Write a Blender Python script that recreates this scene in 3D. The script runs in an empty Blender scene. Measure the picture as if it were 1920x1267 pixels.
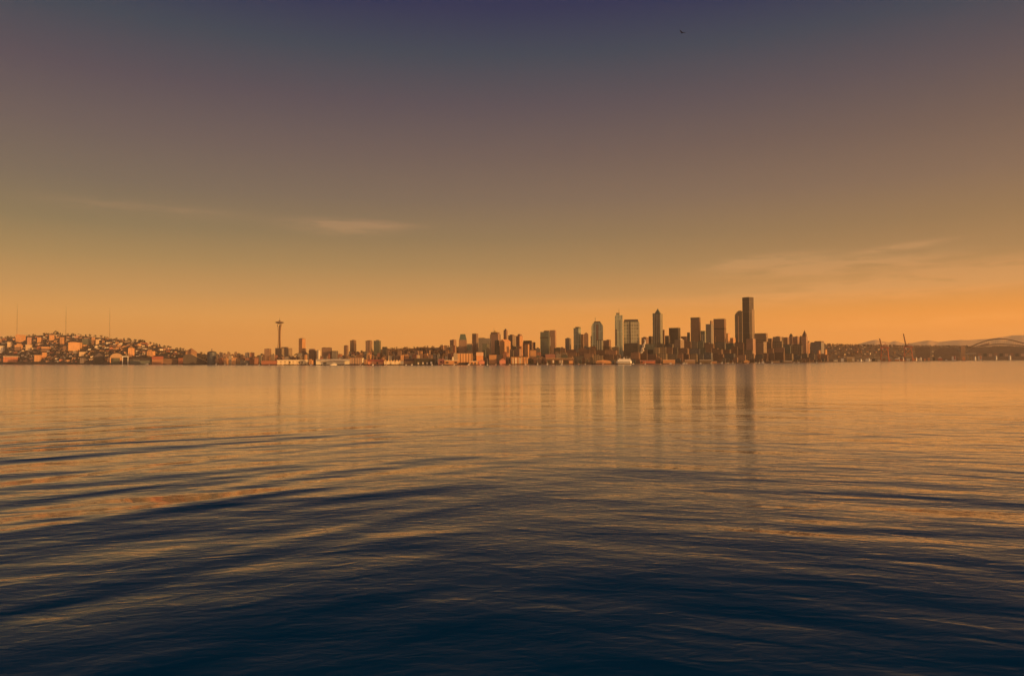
import bpy, bmesh, math, random
import numpy as np
from mathutils import Vector, Matrix
random.seed(7)
R_ = math.radians
sc = bpy.context.scene
C = sc.collection
# ------------------------------------------------------------------ camera
CAM_H, FPX = 16.0, 1333.33
camd = bpy.data.cameras.new('camera'); cam = bpy.data.objects.new('camera', camd); C.objects.link(cam)
camd.sensor_width = 36; camd.lens = 25.0; camd.clip_start = 0.5; camd.clip_end = 90000
PITCH = math.atan(42.25 / FPX); ROLL = -0.224
M = Matrix.Rotation(R_(90) + PITCH, 3, 'X') @ Matrix.Rotation(R_(ROLL), 3, 'Z')
cam.matrix_world = Matrix.Translation((0, 0, CAM_H)) @ M.to_4x4()
sc.camera = cam
CP = Vector((0, 0, CAM_H))
def at(px, py, D):
    """the place in the world, D metres ahead, that the survey of the photograph gives"""
    v = M @ Vector(((px - 960) / FPX, -(py - 633.5) / FPX, -1))
    return CP + v * (D / v.y)
def tanx(px):
    v = M @ Vector(((px - 960) / FPX, -(670 - 633.5) / FPX, -1))
    return v.x / v.y
def interp(tab, x):
    if x <= tab[0][0]: return tab[0][1]
    for (a, b), (c, d) in zip(tab, tab[1:]):
        if x <= c: return b + (d - b) * (x - a) / (c - a)
    return tab[-1][1]
SHORE = [(-600, 6800), (-200, 6000), (0, 5500), (200, 4600), (350, 3800), (520, 3150), (700, 2750), (900, 2640), (1200, 2700), (1350, 2950), (1500, 3400), (1600, 4100), (1700, 5000), (1920, 7000), (2500, 9000)]
RIDGE = [(-600, 640), (-100, 633), (0, 633.5), (30, 632), (60, 630), (100, 627.5), (150, 629.5), (200, 634), (250, 640), (285, 646), (310, 652), (350, 658), (400, 667), (450, 669), (500, 670), (600, 670), (680, 662), (720, 655), (760, 654), (800, 652), (840, 651), (900, 652), (1000, 653), (1100, 656), (1200, 658), (1400, 655), (1500, 650), (1550, 648.5), (1600, 649.5), (1700, 650.5), (1800, 651), (1920, 651), (2500, 650)]
RD = [(-600, 1300), (300, 1100), (420, 900), (700, 1400), (1500, 1700), (1920, 2500), (2500, 2600)]
def pxof(x, y): return 960 + FPX * (x / y) * 1.0
FLAT = [(-600, 120), (1500, 120), (1600, 350), (1720, 1300), (1960, 1500), (2500, 1500)]
def Dsh(px): return interp(SHORE, px)
def ground(px, D):
    s = Dsh(px); r = interp(RD, px)
    fl = interp(FLAT, px); t = (D - s - fl) / (r - fl)
    zr = max(at(px, interp(RIDGE, px), s + r).z, 6)
    if t <= 0: return 3.0
    if t >= 1: return max(zr - (D - s - r) * 0.012, 4)
    k = t * (1.25 - 0.25 * t)
    return 3 + (zr - 3) * k
# ------------------------------------------------------------------ materials
def newmat(name):
    m = bpy.data.materials.new(name); m.use_nodes = True
    nt = m.node_tree; nt.nodes.clear()
    out = nt.nodes.new('ShaderNodeOutputMaterial')
    return m, nt, out
def N(nt, kind, **kw):
    n = nt.nodes.new(kind)
    for k, v in kw.items(): setattr(n, k, v)
    return n
def setin(nt, n, key, val):
    if isinstance(val, bpy.types.NodeSocket): nt.links.new(val, n.inputs[key])
    else: n.inputs[key].default_value = val
def mth(nt, op, a, b=None, c=None):
    n = N(nt, 'ShaderNodeMath', operation=op)
    setin(nt, n, 0, a)
    if b is not None: setin(nt, n, 1, b)
    if c is not None: setin(nt, n, 2, c)
    return n.outputs[0]
def mixc(nt, f, a, b, mode='MIX'):
    n = N(nt, 'ShaderNodeMix', data_type='RGBA', blend_type=mode)
    setin(nt, n, 0, f); setin(nt, n, 6, a); setin(nt, n, 7, b)
    return n.outputs[2]
def c4(c): return (c[0], c[1], c[2], 1)
MATS = {}
def plain(name, col, rough=.8, noise=.25, scale=.08, metal=0):
    if name in MATS: return MATS[name]
    m, nt, out = newmat(name)
    tc = N(nt, 'ShaderNodeTexCoord'); nz = N(nt, 'ShaderNodeTexNoise')
    nz.inputs['Scale'].default_value = scale; nz.inputs['Detail'].default_value = 5
    nt.links.new(tc.outputs['Object'], nz.inputs['Vector'])
    oi = N(nt, 'ShaderNodeObjectInfo')
    f = mth(nt, 'MULTIPLY_ADD', nz.outputs['Fac'], noise * 2, 1 - noise)
    f2 = mth(nt, 'MULTIPLY_ADD', oi.outputs['Random'], .3, .85)
    k = mth(nt, 'MULTIPLY', f, f2)
    comb = N(nt, 'ShaderNodeCombineColor')
    for i in range(3): nt.links.new(k, comb.inputs[i])
    col_ = mixc(nt, 1.0, c4(col), comb.outputs[0], 'MULTIPLY')
    b = N(nt, 'ShaderNodeBsdfPrincipled'); nt.links.new(col_, b.inputs['Base Color'])
    b.inputs['Roughness'].default_value = rough; b.inputs['Metallic'].default_value = metal
    nt.links.new(b.outputs[0], out.inputs[0])
    MATS[name] = m; return m
def facade(name, wall, glass, bay=9, floor=7, fu=.55, fv=.5, rough=.75, var=.5, grough=.25):
    """walls with rows of windows; glass varies pane by pane"""
    if name in MATS: return MATS[name]
    m, nt, out = newmat(name)
    tc = N(nt, 'ShaderNodeTexCoord')
    p = N(nt, 'ShaderNodeSeparateXYZ'); nt.links.new(tc.outputs['Object'], p.inputs[0])
    nn = N(nt, 'ShaderNodeSeparateXYZ'); nt.links.new(tc.outputs['Normal'], nn.inputs[0])
    side = mth(nt, 'GREATER_THAN', mth(nt, 'ABSOLUTE', nn.outputs[0]), .7)
    mx = N(nt, 'ShaderNodeMix', data_type='FLOAT')
    nt.links.new(side, mx.inputs[0]); nt.links.new(p.outputs[0], mx.inputs[2]); nt.links.new(p.outputs[1], mx.inputs[3])
    u = mth(nt, 'DIVIDE', mx.outputs[0], bay); v = mth(nt, 'DIVIDE', p.outputs[2], floor)
    cu = mth(nt, 'LESS_THAN', mth(nt, 'FRACT', u), fu); cv = mth(nt, 'LESS_THAN', mth(nt, 'FRACT', v), fv)
    up = mth(nt, 'LESS_THAN', mth(nt, 'ABSOLUTE', nn.outputs[2]), .5)
    win = mth(nt, 'MULTIPLY', mth(nt, 'MULTIPLY', cu, cv), up)
    oi = N(nt, 'ShaderNodeObjectInfo')
    vec = N(nt, 'ShaderNodeCombineXYZ')
    nt.links.new(mth(nt, 'FLOOR', u), vec.inputs[0]); nt.links.new(mth(nt, 'FLOOR', v), vec.inputs[1])
    nt.links.new(mth(nt, 'ADD', side, mth(nt, 'MULTIPLY', oi.outputs['Random'], 91.)), vec.inputs[2])
    wn = N(nt, 'ShaderNodeTexWhiteNoise', noise_dimensions='3D'); nt.links.new(vec.outputs[0], wn.inputs[0])
    nz = N(nt, 'ShaderNodeTexNoise'); nz.inputs['Scale'].default_value = .03; nz.inputs['Detail'].default_value = 4
    nt.links.new(tc.outputs['Object'], nz.inputs['Vector'])
    k = mth(nt, 'MULTIPLY', mth(nt, 'MULTIPLY_ADD', nz.outputs['Fac'], .5, .75), mth(nt, 'MULTIPLY_ADD', oi.outputs['Random'], .3, .85))
    kg = mth(nt, 'MULTIPLY', k, mth(nt, 'MULTIPLY_ADD', wn.outputs[0], var * 2, 1 - var))
    def grey(s):
        cc = N(nt, 'ShaderNodeCombineColor')
        for i in range(3): nt.links.new(s, cc.inputs[i])
        return cc.outputs[0]
    wc = mixc(nt, 1.0, c4(wall), grey(k), 'MULTIPLY'); gc = mixc(nt, 1.0, c4(glass), grey(kg), 'MULTIPLY')
    b = N(nt, 'ShaderNodeBsdfPrincipled')
    nt.links.new(mixc(nt, win, wc, gc), b.inputs['Base Color'])
    nt.links.new(mth(nt, 'MULTIPLY_ADD', win, grough - rough, rough), b.inputs['Roughness'])
    nt.links.new(b.outputs[0], out.inputs[0])
    MATS[name] = m; return m
GL = (.05, .055, .065)
F = {
 'brown': facade('brown_brick_facade', (.27, .165, .11), GL, 4.5, 4, .45, .45),
 'tan': facade('tan_concrete_facade', (.34, .25, .17), GL, 4.5, 4, .5, .5),
 'grey': facade('grey_concrete_facade', (.27, .24, .21), GL, 5, 4, .5, .5),
 'dark': facade('dark_glass_facade', (.085, .07, .06), (.06, .055, .055), 4, 4, .8, .7, .35),
 'black': facade('black_stone_facade', (.095, .07, .055), (.05, .045, .045), 6, 60, .55, .94, .3),
 'cream': facade('cream_facade', (.66, .54, .38), (.2, .16, .12), 4.5, 4, .4, .4),
 'white': facade('white_facade', (.8, .72, .58), (.25, .2, .16), 5, 4, .35, .35),
 'orange': facade('orange_brick_facade', (.60, .33, .16), (.14, .09, .06), 4.5, 4, .4, .4),
 'red': facade('red_brick_facade', (.38, .17, .10), GL, 4.5, 4, .4, .4),
 'rose': facade('pink_stone_facade', (.42, .26, .18), GL, 4.5, 4, .45, .45),
 'green': facade('green_glass_facade', (.15, .16, .13), (.08, .10, .09), 4, 4, .7, .7, .3),
 'blue': facade('blue_grey_glass_facade', (.16, .16, .16), (.08, .09, .11), 4, 4, .75, .7, .3),
 'rib': facade('ribbed_tower_facade', (.40, .39, .31), (.12, .13, .11), 9, 400, .45, .99, .6),
 'ribo': facade('ribbed_orange_facade', (.64, .37, .17), (.32, .16, .07), 11, 400, .5, .9, .7),
 'ribb': facade('ribbed_brown_facade', (.36, .23, .15), (.16, .11, .08), 10, 400, .5, .95, .6),
 'paleg': facade('pale_green_glass_facade', (.37, .41, .33), (.17, .20, .17), 7, 60, .5, .95, .4),
 'grid': facade('gridded_glass_facade', (.40, .37, .27), (.25, .25, .19), 12, 16, .8, .8, .4, .25),
 'hwhite': facade('white_house_walls', (.84, .74, .58), (.3, .24, .18), 10, 7, .4, .4),
 'hcream': facade('cream_house_walls', (.78, .58, .36), (.28, .2, .13), 10, 7, .4, .4),
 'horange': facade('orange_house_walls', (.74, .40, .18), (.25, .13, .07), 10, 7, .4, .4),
 'hrose': facade('pink_house_walls', (.66, .37, .25), (.2, .13, .1), 10, 7, .4, .4),
 'hbrown': facade('brown_house_walls', (.40, .22, .12), (.12, .08, .06), 10, 7, .4, .4),
 'hred': facade('red_house_walls', (.55, .20, .10), (.15, .08, .06), 10, 7, .4, .4),
 'hgrey': facade('grey_house_walls', (.42, .35, .28), (.14, .11, .09), 10, 7, .4, .4),
}
F['htan'] = F['hcream']
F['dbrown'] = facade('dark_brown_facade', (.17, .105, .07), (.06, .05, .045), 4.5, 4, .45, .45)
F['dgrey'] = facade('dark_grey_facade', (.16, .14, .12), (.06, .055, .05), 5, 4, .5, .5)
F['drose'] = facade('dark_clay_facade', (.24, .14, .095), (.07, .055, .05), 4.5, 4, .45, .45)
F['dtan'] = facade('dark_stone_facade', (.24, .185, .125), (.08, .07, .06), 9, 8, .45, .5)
F['shed'] = facade('cream_shed_boards', (.82, .68, .45), (.5, .36, .2), 17, 9, .4, .62)
roofd = plain('dark_roof', (.07, .06, .055)); roofb = plain('brown_roof', (.16, .10, .07)); roofg = plain('grey_roof', (.25, .23, .21))
roofc = plain('cream_roof', (.7, .62, .5)); roofr = plain('red_roof', (.42, .13, .08)); roofgr = plain('green_copper_roof', (.10, .14, .12))
steel = plain('dark_steel', (.10, .085, .075), .5); whitep = plain('white_paint', (.8, .77, .7), .45, .08); redp = plain('red_oxide_paint', (.55, .14, .06), .6)
orangep = plain('orange_paint', (.7, .28, .10), .6); darkwood = plain('dark_wood', (.05, .04, .032)); salmon = plain('salmon_boards', (.62, .26, .18)); boardo = plain('orange_boards', (.62, .32, .14))
creamb = plain('cream_boards', (.85, .76, .56), .7, .12); mastm = plain('mast_steel', (.28, .2, .15), .6)
darkglass = plain('dark_window_glass', (.04, .045, .05), .2); bark = plain('bark', (.06, .04, .03))
goldp = plain('gilt_cap', (.55, .4, .16), .4)
ROOFS = {'brown': roofb, 'tan': roofg, 'grey': roofd, 'dark': roofd, 'black': roofd, 'cream': roofb, 'white': roofg, 'orange': roofb, 'red': roofd, 'rose': roofb}
def leafmat(name, a, b):
    m, nt, out = newmat(name)
    oi = N(nt, 'ShaderNodeObjectInfo'); g = N(nt, 'ShaderNodeNewGeometry')
    r = mth(nt, 'MULTIPLY_ADD', g.outputs['Random Per Island'], .7, mth(nt, 'MULTIPLY', oi.outputs['Random'], .3))
    bs = N(nt, 'ShaderNodeBsdfPrincipled'); nt.links.new(mixc(nt, r, c4(a), c4(b)), bs.inputs['Base Color']); bs.inputs['Roughness'].default_value = .8
    nt.links.new(bs.outputs[0], out.inputs[0]); return m
leaf = leafmat('dark_evergreen_leaves', (.028, .026, .016), (.085, .055, .028)); leafb = leafmat('brown_winter_twigs', (.10, .06, .035), (.20, .11, .06))
# ------------------------------------------------------------------ object helpers
def tag(o, label=None, cat=None, group=None, kind=None):
    if label: o['label'] = label
    if cat: o['category'] = cat
    if group: o['group'] = group
    if kind: o['kind'] = kind
    return o
def obj(name, verts, faces, mats, parent=None, fm=None, smooth=False):
    me = bpy.data.meshes.new(name); me.from_pydata([tuple(v) for v in verts], [], faces)
    for m in (mats if isinstance(mats, (list, tuple)) else [mats]): me.materials.append(m)
    if fm: me.polygons.foreach_set('material_index', fm)
    if smooth: me.polygons.foreach_set('use_smooth', [True] * len(me.polygons))
    bm = bmesh.new(); bm.from_mesh(me); bmesh.ops.recalc_face_normals(bm, faces=bm.faces); bm.to_mesh(me); bm.free()
    o = bpy.data.objects.new(name, me); C.objects.link(o)
    if parent: o.parent = parent
    return o
def empty(name, loc, rot=0):
    o = bpy.data.objects.new(name, None); C.objects.link(o); o.location = loc; o.rotation_euler.z = rot; o.empty_display_size = 5; return o
class MB:
    """gathers simple solids for one mesh"""
    def __init__(s): s.v = []; s.f = []
    def prism(s, poly, z0, z1, top=None):
        n = len(poly); b = len(s.v); top = top or poly
        s.v += [(x, y, z0) for x, y in poly] + [(x, y, z1) for x, y in top]
        s.f += [tuple(b + i for i in reversed(range(n))), tuple(b + n + i for i in range(n))]
        s.f += [(b + i, b + (i + 1) % n, b + n + (i + 1) % n, b + n + i) for i in range(n)]
        return s
    def box(s, x0, x1, y0, y1, z0, z1): return s.prism([(x0, y0), (x1, y0), (x1, y1), (x0, y1)], z0, z1)
    def taper(s, x0, x1, y0, y1, z0, z1, k):
        cx, cy = (x0 + x1) / 2, (y0 + y1) / 2
        p = [(x0, y0), (x1, y0), (x1, y1), (x0, y1)]
        return s.prism(p, z0, z1, [(cx + (x - cx) * k, cy + (y - cy) * k) for x, y in p])
    def gable(s, x0, x1, y0, y1, z0, z1, axis='x'):
        b = len(s.v)
        if axis == 'x':
            ym = (y0 + y1) / 2
            s.v += [(x0, y0, z0), (x1, y0, z0), (x1, y1, z0), (x0, y1, z0), (x0, ym, z1), (x1, ym, z1)]
            s.f += [(b, b+1, b+5, b+4), (b+2, b+3, b+4, b+5), (b, b+4, b+3), (b+1, b+2, b+5), (b, b+3, b+2, b+1)]
        else:
            xm = (x0 + x1) / 2
            s.v += [(x0, y0, z0), (x1, y0, z0), (x1, y1, z0), (x0, y1, z0), (xm, y0, z1), (xm, y1, z1)]
            s.f += [(b, b+1, b+4), (b+2, b+3, b+5), (b+1, b+2, b+5, b+4), (b+3, b, b+4, b+5), (b, b+3, b+2, b+1)]
        return s
    def extr(s, prof, y0, y1):
        """a profile in x, z pushed back from y0 to y1"""
        n = len(prof); b = len(s.v)
        s.v += [(x, y0, z) for x, z in prof] + [(x, y1, z) for x, z in prof]
        s.f += [tuple(b + i for i in range(n)), tuple(b + n + i for i in reversed(range(n)))]
        s.f += [(b + i, b + n + i, b + n + (i + 1) % n, b + (i + 1) % n) for i in range(n)]
        return s
    def tube(s, a, c, r, r2=None, n=6):
        a, c = Vector(a), Vector(c); d = (c - a).normalized(); r2 = r if r2 is None else r2
        u = d.orthogonal().normalized(); w = d.cross(u); b = len(s.v)
        for P, q in ((a, r), (c, r2)):
            s.v += [tuple(P + u * (q * math.cos(6.2832 * i / n)) + w * (q * math.sin(6.2832 * i / n))) for i in range(n)]
        s.f += [tuple(b + i for i in reversed(range(n))), tuple(b + n + i for i in range(n))]
        s.f += [(b + i, b + (i + 1) % n, b + n + (i + 1) % n, b + n + i) for i in range(n)]
        return s
    def lathe(s, prof, n=24, cx=0, cy=0):
        b = len(s.v)
        for r, z in prof: s.v += [(cx + r * math.cos(6.2832 * i / n), cy + r * math.sin(6.2832 * i / n), z) for i in range(n)]
        for k in range(len(prof) - 1):
            s.f += [(b + k*n + i, b + k*n + (i+1) % n, b + (k+1)*n + (i+1) % n, b + (k+1)*n + i) for i in range(n)]
        s.f += [tuple(b + i for i in reversed(range(n))), tuple(b + (len(prof)-1)*n + i for i in range(n))]
        return s
    def build(s, name, mats, parent=None, smooth=False): return obj(name, s.v, s.f, mats, parent, None, smooth)
USED = []           # (x0, x1, ytop, ybase) of what is built by hand
def frame(x0, xs, x1, D, a, depth=None):
    """corner, turn about z, length of the face seen to one side of the corner, of the other"""
    c = at(xs, 670, D); th = math.atan2(c.x, c.y); A = R_(a)
    def loc(dirx, diry): return (dirx * math.cos(th) + diry * math.sin(th), -dirx * math.sin(th) + diry * math.cos(th))
    lx, ly = loc(-math.cos(A), math.sin(A)); rx, ry = loc(math.sin(A), math.cos(A))
    t0, t1 = tanx(x0), tanx(x1)
    L = (c.x - t0 * c.y) / (-(lx - t0 * ly)) if xs > x0 else (depth or 30)
    Rr = (t1 * c.y - c.x) / (rx - t1 * ry) if x1 > xs + .01 else (depth or max(18, .6 * L))
    Rr = min(max(Rr, 2), 160)
    return c, th + A, max(L, 1), Rr     # local x runs along the first face up to the corner at 0, local y goes back from it
def zat(px, py, D): return at(px, py, D).z
def tower(name, label, cat, x0, xs, x1, yt, off, mat, a=30, parts=(), group=None, depth=None, z0=None, roof=True, rmat=None):
    D = Dsh(xs) + off
    c, rot, L, Rr = frame(x0, xs, x1, D, a, depth)
    g = ground(xs, D) - 3 if z0 is None else z0
    rt = empty(name, (c.x, c.y, g), -rot)
    H = zat(xs, yt, D) - g
    MB().box(-L, 0, 0, Rr, 0, H).build('wall', F.get(mat, mat) if isinstance(mat, str) else mat, rt)
    if roof:
        e = min(.8, H * .05)
        MB().box(-L - .3, .3, -.3, Rr + .3, H + .004, H + e).build('roof', rmat or ROOFS.get(mat, roofd), rt)
    for p in parts:
        kind, pn = p[0], p[1]
        if kind == 'box':
            _, _, f0, f1, g0, g1, y, m = p
            b = H + (.8 if roof else 0) + .01
            MB().box(-L + f0 * L, -L + f1 * L, g0 * Rr, g1 * Rr, b, max(zat(xs, y, D) - g, b + 1)).build(pn, F.get(m, m) if isinstance(m, str) else m, rt)
        elif kind == 'taper':
            _, _, f0, f1, g0, g1, y, k, m = p
            b = H + (.8 if roof else 0) + .01
            MB().taper(-L + f0 * L, -L + f1 * L, g0 * Rr, g1 * Rr, b, zat(xs, y, D) - g, k).build(pn, F.get(m, m) if isinstance(m, str) else m, rt)
        elif kind == 'mast':
            _, _, f, y0, y1, r = p
            MB().tube((-L + f * L, Rr * .5, zat(xs, y0, D) - g - 2), (-L + f * L, Rr * .5, zat(xs, y1, D) - g), r, r * .4).build(pn, steel, rt)
        elif kind == 'strip':     # a band standing proud of the first face
            _, _, f0, f1, ya, yb, m = p
            MB().box(-L + f0 * L, -L + f1 * L, -.9, -.01, max(zat(xs, yb, D) - g, 1), zat(xs, ya, D) - g).build(pn, F.get(m, m) if isinstance(m, str) else m, rt)
        elif kind == 'rstrip':    # the same on the second face
            _, _, g0, g1, ya, yb, m = p
            MB().box(.01, .9, g0 * Rr, g1 * Rr, max(zat(xs, yb, D) - g, 1), zat(xs, ya, D) - g).build(pn, F.get(m, m) if isinstance(m, str) else m, rt)
        elif kind == 'gable':
            _, _, y, axis, m = p
            MB().gable(-L - .6, .6, -.6, Rr + .6, H + .01, zat(xs, y, D) - g, axis).build(pn, m, rt)
        elif kind == 'dome':
            _, _, f, y, m = p
            r = min(L, Rr) * f; h = zat(xs, y, D) - g - H - .81
            MB().lathe([(r * math.cos(q), H + .81 + h * math.sin(q)) for q in [i * R_(15) for i in range(6)]], 20, -L / 2, Rr / 2).build(pn, m, rt, True)
    USED.append((x0, x1, yt, 690))
    return tag(rt, label, cat, group)
def profile(name, label, cat, pts, off, mat, depth, parts=(), group=None, xc=None):
    """a block whose own front outline is pts (survey x, y), standing square to the viewer's line, depth metres thick"""
    xc = xc or sum(p[0] for p in pts) / len(pts); D = Dsh(xc) + off
    c = at(xc, 670, D); th = math.atan2(c.x, c.y); g = ground(xc, D) - 3
    rt = empty(name, (c.x, c.y, g), -th)
    def lp(x, y):
        t = tanx(x); k = math.sin(math.atan(t) - th) / math.cos(math.atan(t) - th)
        return (k * math.hypot(c.x, c.y), zat(xc, y, D) - g)
    pr = [lp(*p) for p in pts]
    lo = min(p[0] for p in pr), max(p[0] for p in pr)
    prof = [(pr[0][0], 0)] + pr + [(pr[-1][0], 0)]
    MB().extr(prof, 0, depth).build('wall', F.get(mat, mat) if isinstance(mat, str) else mat, rt)
    for p in parts:
        pn, pp, y0, y1, m = p
        MB().extr([lp(*q) for q in pp], y0, y1).build(pn, F.get(m, m) if isinstance(m, str) else m, rt)
    xs_ = [p[0] for p in pts]
    USED.append((min(xs_), max(xs_), min(p[1] for p in pts), 690))
    return tag(rt, label, cat, group)
# ------------------------------------------------------------------ sky and sun
SUN_AZ, SUN_EL = 118.0, 6.0
w = bpy.data.worlds.new('World'); sc.world = w; w.use_nodes = True
nt = w.node_tree; nt.nodes.clear()
wo = N(nt, 'ShaderNodeOutputWorld'); bg = N(nt, 'ShaderNodeBackground'); nt.links.new(bg.outputs[0], wo.inputs[0])
tc = N(nt, 'ShaderNodeTexCoord'); sp = N(nt, 'ShaderNodeSeparateXYZ'); nt.links.new(tc.outputs['Generated'], sp.inputs[0])
def s2l(c): return tuple(((v / 255) / 12.92 if v / 255 <= .04045 else ((v / 255 + .055) / 1.055) ** 2.4) for v in c)
def ramp(stops):
    r = N(nt, 'ShaderNodeValToRGB'); cr = r.color_ramp
    while len(cr.elements) < len(stops): cr.elements.new(.5)
    for e, (p, c) in zip(cr.elements, stops): e.position = p; e.color = c4(c)
    nt.links.new(sp.outputs[2], r.inputs[0]); return r.outputs[0]
SKY_NORTH = [(0, (0.8799, 0.3169, 0.0293)), (0.03, (0.8799, 0.3256, 0.0366)), (0.06, (0.7559, 0.3451, 0.0794)), (0.09, (0.5498, 0.2947, 0.0969)), (0.13, (0.3534, 0.2346, 0.0976)), (0.17, (0.221, 0.1783, 0.0989)), (0.22, (0.1567, 0.1331, 0.1037)), (0.28, (0.1157, 0.0979, 0.1021)), (0.34, (0.0696, 0.0672, 0.0956)), (0.4, (0.022, 0.053, 0.0895)), (0.45, (0.004, 0.025, 0.086)), (0.55, (0.003, 0.018, 0.066)), (1, (0.007, 0.0103, 0.0296))]
SKY_SOUTH = [(0, (1.296, 0.4121, 0.0364)), (0.03, (1.296, 0.4121, 0.0364)), (0.06, (0.9893, 0.3444, 0.0442)), (0.09, (0.5969, 0.2796, 0.0811)), (0.13, (0.3818, 0.2181, 0.0901)), (0.17, (0.2873, 0.1767, 0.0873)), (0.22, (0.2094, 0.1374, 0.0956)), (0.28, (0.1408, 0.1008, 0.0903)), (0.34, (0.0828, 0.075, 0.0929)), (0.4, (0.0282, 0.053, 0.0901)), (0.45, (0.004, 0.025, 0.086)), (0.55, (0.003, 0.018, 0.066)), (1, (0.007, 0.0103, 0.03))]
lf = ramp(SKY_NORTH); rg = ramp(SKY_SOUTH)
fx = N(nt, 'ShaderNodeMapRange'); nt.links.new(sp.outputs[0], fx.inputs[0]); fx.inputs[1].default_value = -.5; fx.inputs[2].default_value = .6
skyc = mixc(nt, fx.outputs[0], lf, rg)
az = mth(nt, 'ARCTAN2', sp.outputs[0], sp.outputs[1]); el = mth(nt, 'ARCSINE', sp.outputs[2])
def wisp(px, py, wx, wy, slope=0., amt=1., seed=0.):
    d = (M @ Vector(((px - 960) / FPX, -(py - 633.5) / FPX, -1))).normalized()
    a0, e0 = math.atan2(d.x, d.y), math.asin(d.z)
    da = mth(nt, 'SUBTRACT', az, a0); de = mth(nt, 'SUBTRACT', mth(nt, 'SUBTRACT', el, e0), mth(nt, 'MULTIPLY', da, slope))
    g = mth(nt, 'ADD', mth(nt, 'POWER', mth(nt, 'ABSOLUTE', mth(nt, 'DIVIDE', da, wx / FPX)), 2.), mth(nt, 'POWER', mth(nt, 'ABSOLUTE', mth(nt, 'DIVIDE', de, wy / FPX)), 2.))
    e = mth(nt, 'EXPONENT', mth(nt, 'MULTIPLY', g, -1.))
    cv = N(nt, 'ShaderNodeCombineXYZ'); nt.links.new(mth(nt, 'MULTIPLY', az, 14.), cv.inputs[0]); nt.links.new(mth(nt, 'MULTIPLY', el, 95.), cv.inputs[1]); cv.inputs[2].default_value = seed
    nz = N(nt, 'ShaderNodeTexNoise'); nz.inputs['Scale'].default_value = 1; nz.inputs['Detail'].default_value = 6; nz.inputs['Roughness'].default_value = .6
    nt.links.new(cv.outputs[0], nz.inputs['Vector'])
    mr = N(nt, 'ShaderNodeMapRange', interpolation_type='SMOOTHSTEP'); nt.links.new(nz.outputs['Fac'], mr.inputs[0]); mr.inputs[1].default_value = .32; mr.inputs[2].default_value = .62
    return mth(nt, 'MULTIPLY', mth(nt, 'MULTIPLY', e, mr.outputs[0]), amt)
cl = None
for q in [(630, 420, 75, 8, 0, .8, 1.), (700, 422, 85, 9, .01, .45, 11.), (650, 433, 80, 9, 0, .4, 7.), (250, 388, 130, 9, .0, .22, 2.), (340, 396, 120, 9, -.02, .15, 12.), (1440, 490, 80, 9, .05, 1.5, 3.), (1580, 499, 170, 14, .02, .9, 4.), (1800, 520, 240, 18, .06, 1.2, 5.), (1890, 507, 130, 10, .05, .8, 13.), (1690, 463, 60, 5, .08, .9, 6.), (1640, 540, 260, 12, 0, .5, 8.), (1500, 560, 300, 10, 0, .3, 14.), (1120, 575, 200, 12, 0, .2, 9.), (1780, 600, 200, 10, .02, .4, 15.)]:
    v = wisp(*q[:5], q[5] * 1.8, q[6]); cl = v if cl is None else mth(nt, 'ADD', cl, v)
skyc = mixc(nt, cl, skyc, mixc(nt, 1., skyc, (.12, .05, .02, 1), 'ADD'))
nish = N(nt, 'ShaderNodeTexSky', sky_type='NISHITA'); nish.sun_disc = False; nish.sun_elevation = R_(SUN_EL); nish.sun_rotation = R_(SUN_AZ); nish.altitude = 10; nish.dust_density = 3
tint = mixc(nt, 1., nish.outputs[0], (.004, .0016, .0003, 1), 'MULTIPLY')
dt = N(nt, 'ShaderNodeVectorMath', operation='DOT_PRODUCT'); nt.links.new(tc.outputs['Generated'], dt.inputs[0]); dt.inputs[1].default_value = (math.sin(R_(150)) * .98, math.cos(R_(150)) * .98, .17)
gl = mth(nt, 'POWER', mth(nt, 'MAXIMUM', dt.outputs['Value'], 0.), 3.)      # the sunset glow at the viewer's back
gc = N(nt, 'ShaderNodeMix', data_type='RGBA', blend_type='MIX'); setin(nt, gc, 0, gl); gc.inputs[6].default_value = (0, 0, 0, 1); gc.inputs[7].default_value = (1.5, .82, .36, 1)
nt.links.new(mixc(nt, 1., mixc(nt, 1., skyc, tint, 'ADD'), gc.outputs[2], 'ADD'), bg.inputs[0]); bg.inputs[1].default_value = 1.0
sd = bpy.data.lights.new('sun', 'SUN'); so = bpy.data.objects.new('sun', sd); C.objects.link(so)
sd.energy = 5.0; sd.color = (1, .465, .115); sd.angle = R_(.5)
sv = Vector((math.sin(R_(SUN_AZ)) * math.cos(R_(SUN_EL)), math.cos(R_(SUN_AZ)) * math.cos(R_(SUN_EL)), math.sin(R_(SUN_EL))))
so.rotation_euler = sv.to_track_quat('Z', 'Y').to_euler(); so.location = (300, -300, 60)
sc.view_settings.view_transform = 'Standard'; sc.view_settings.look = 'None'; sc.view_settings.exposure = 0; sc.view_settings.gamma = 1
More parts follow.
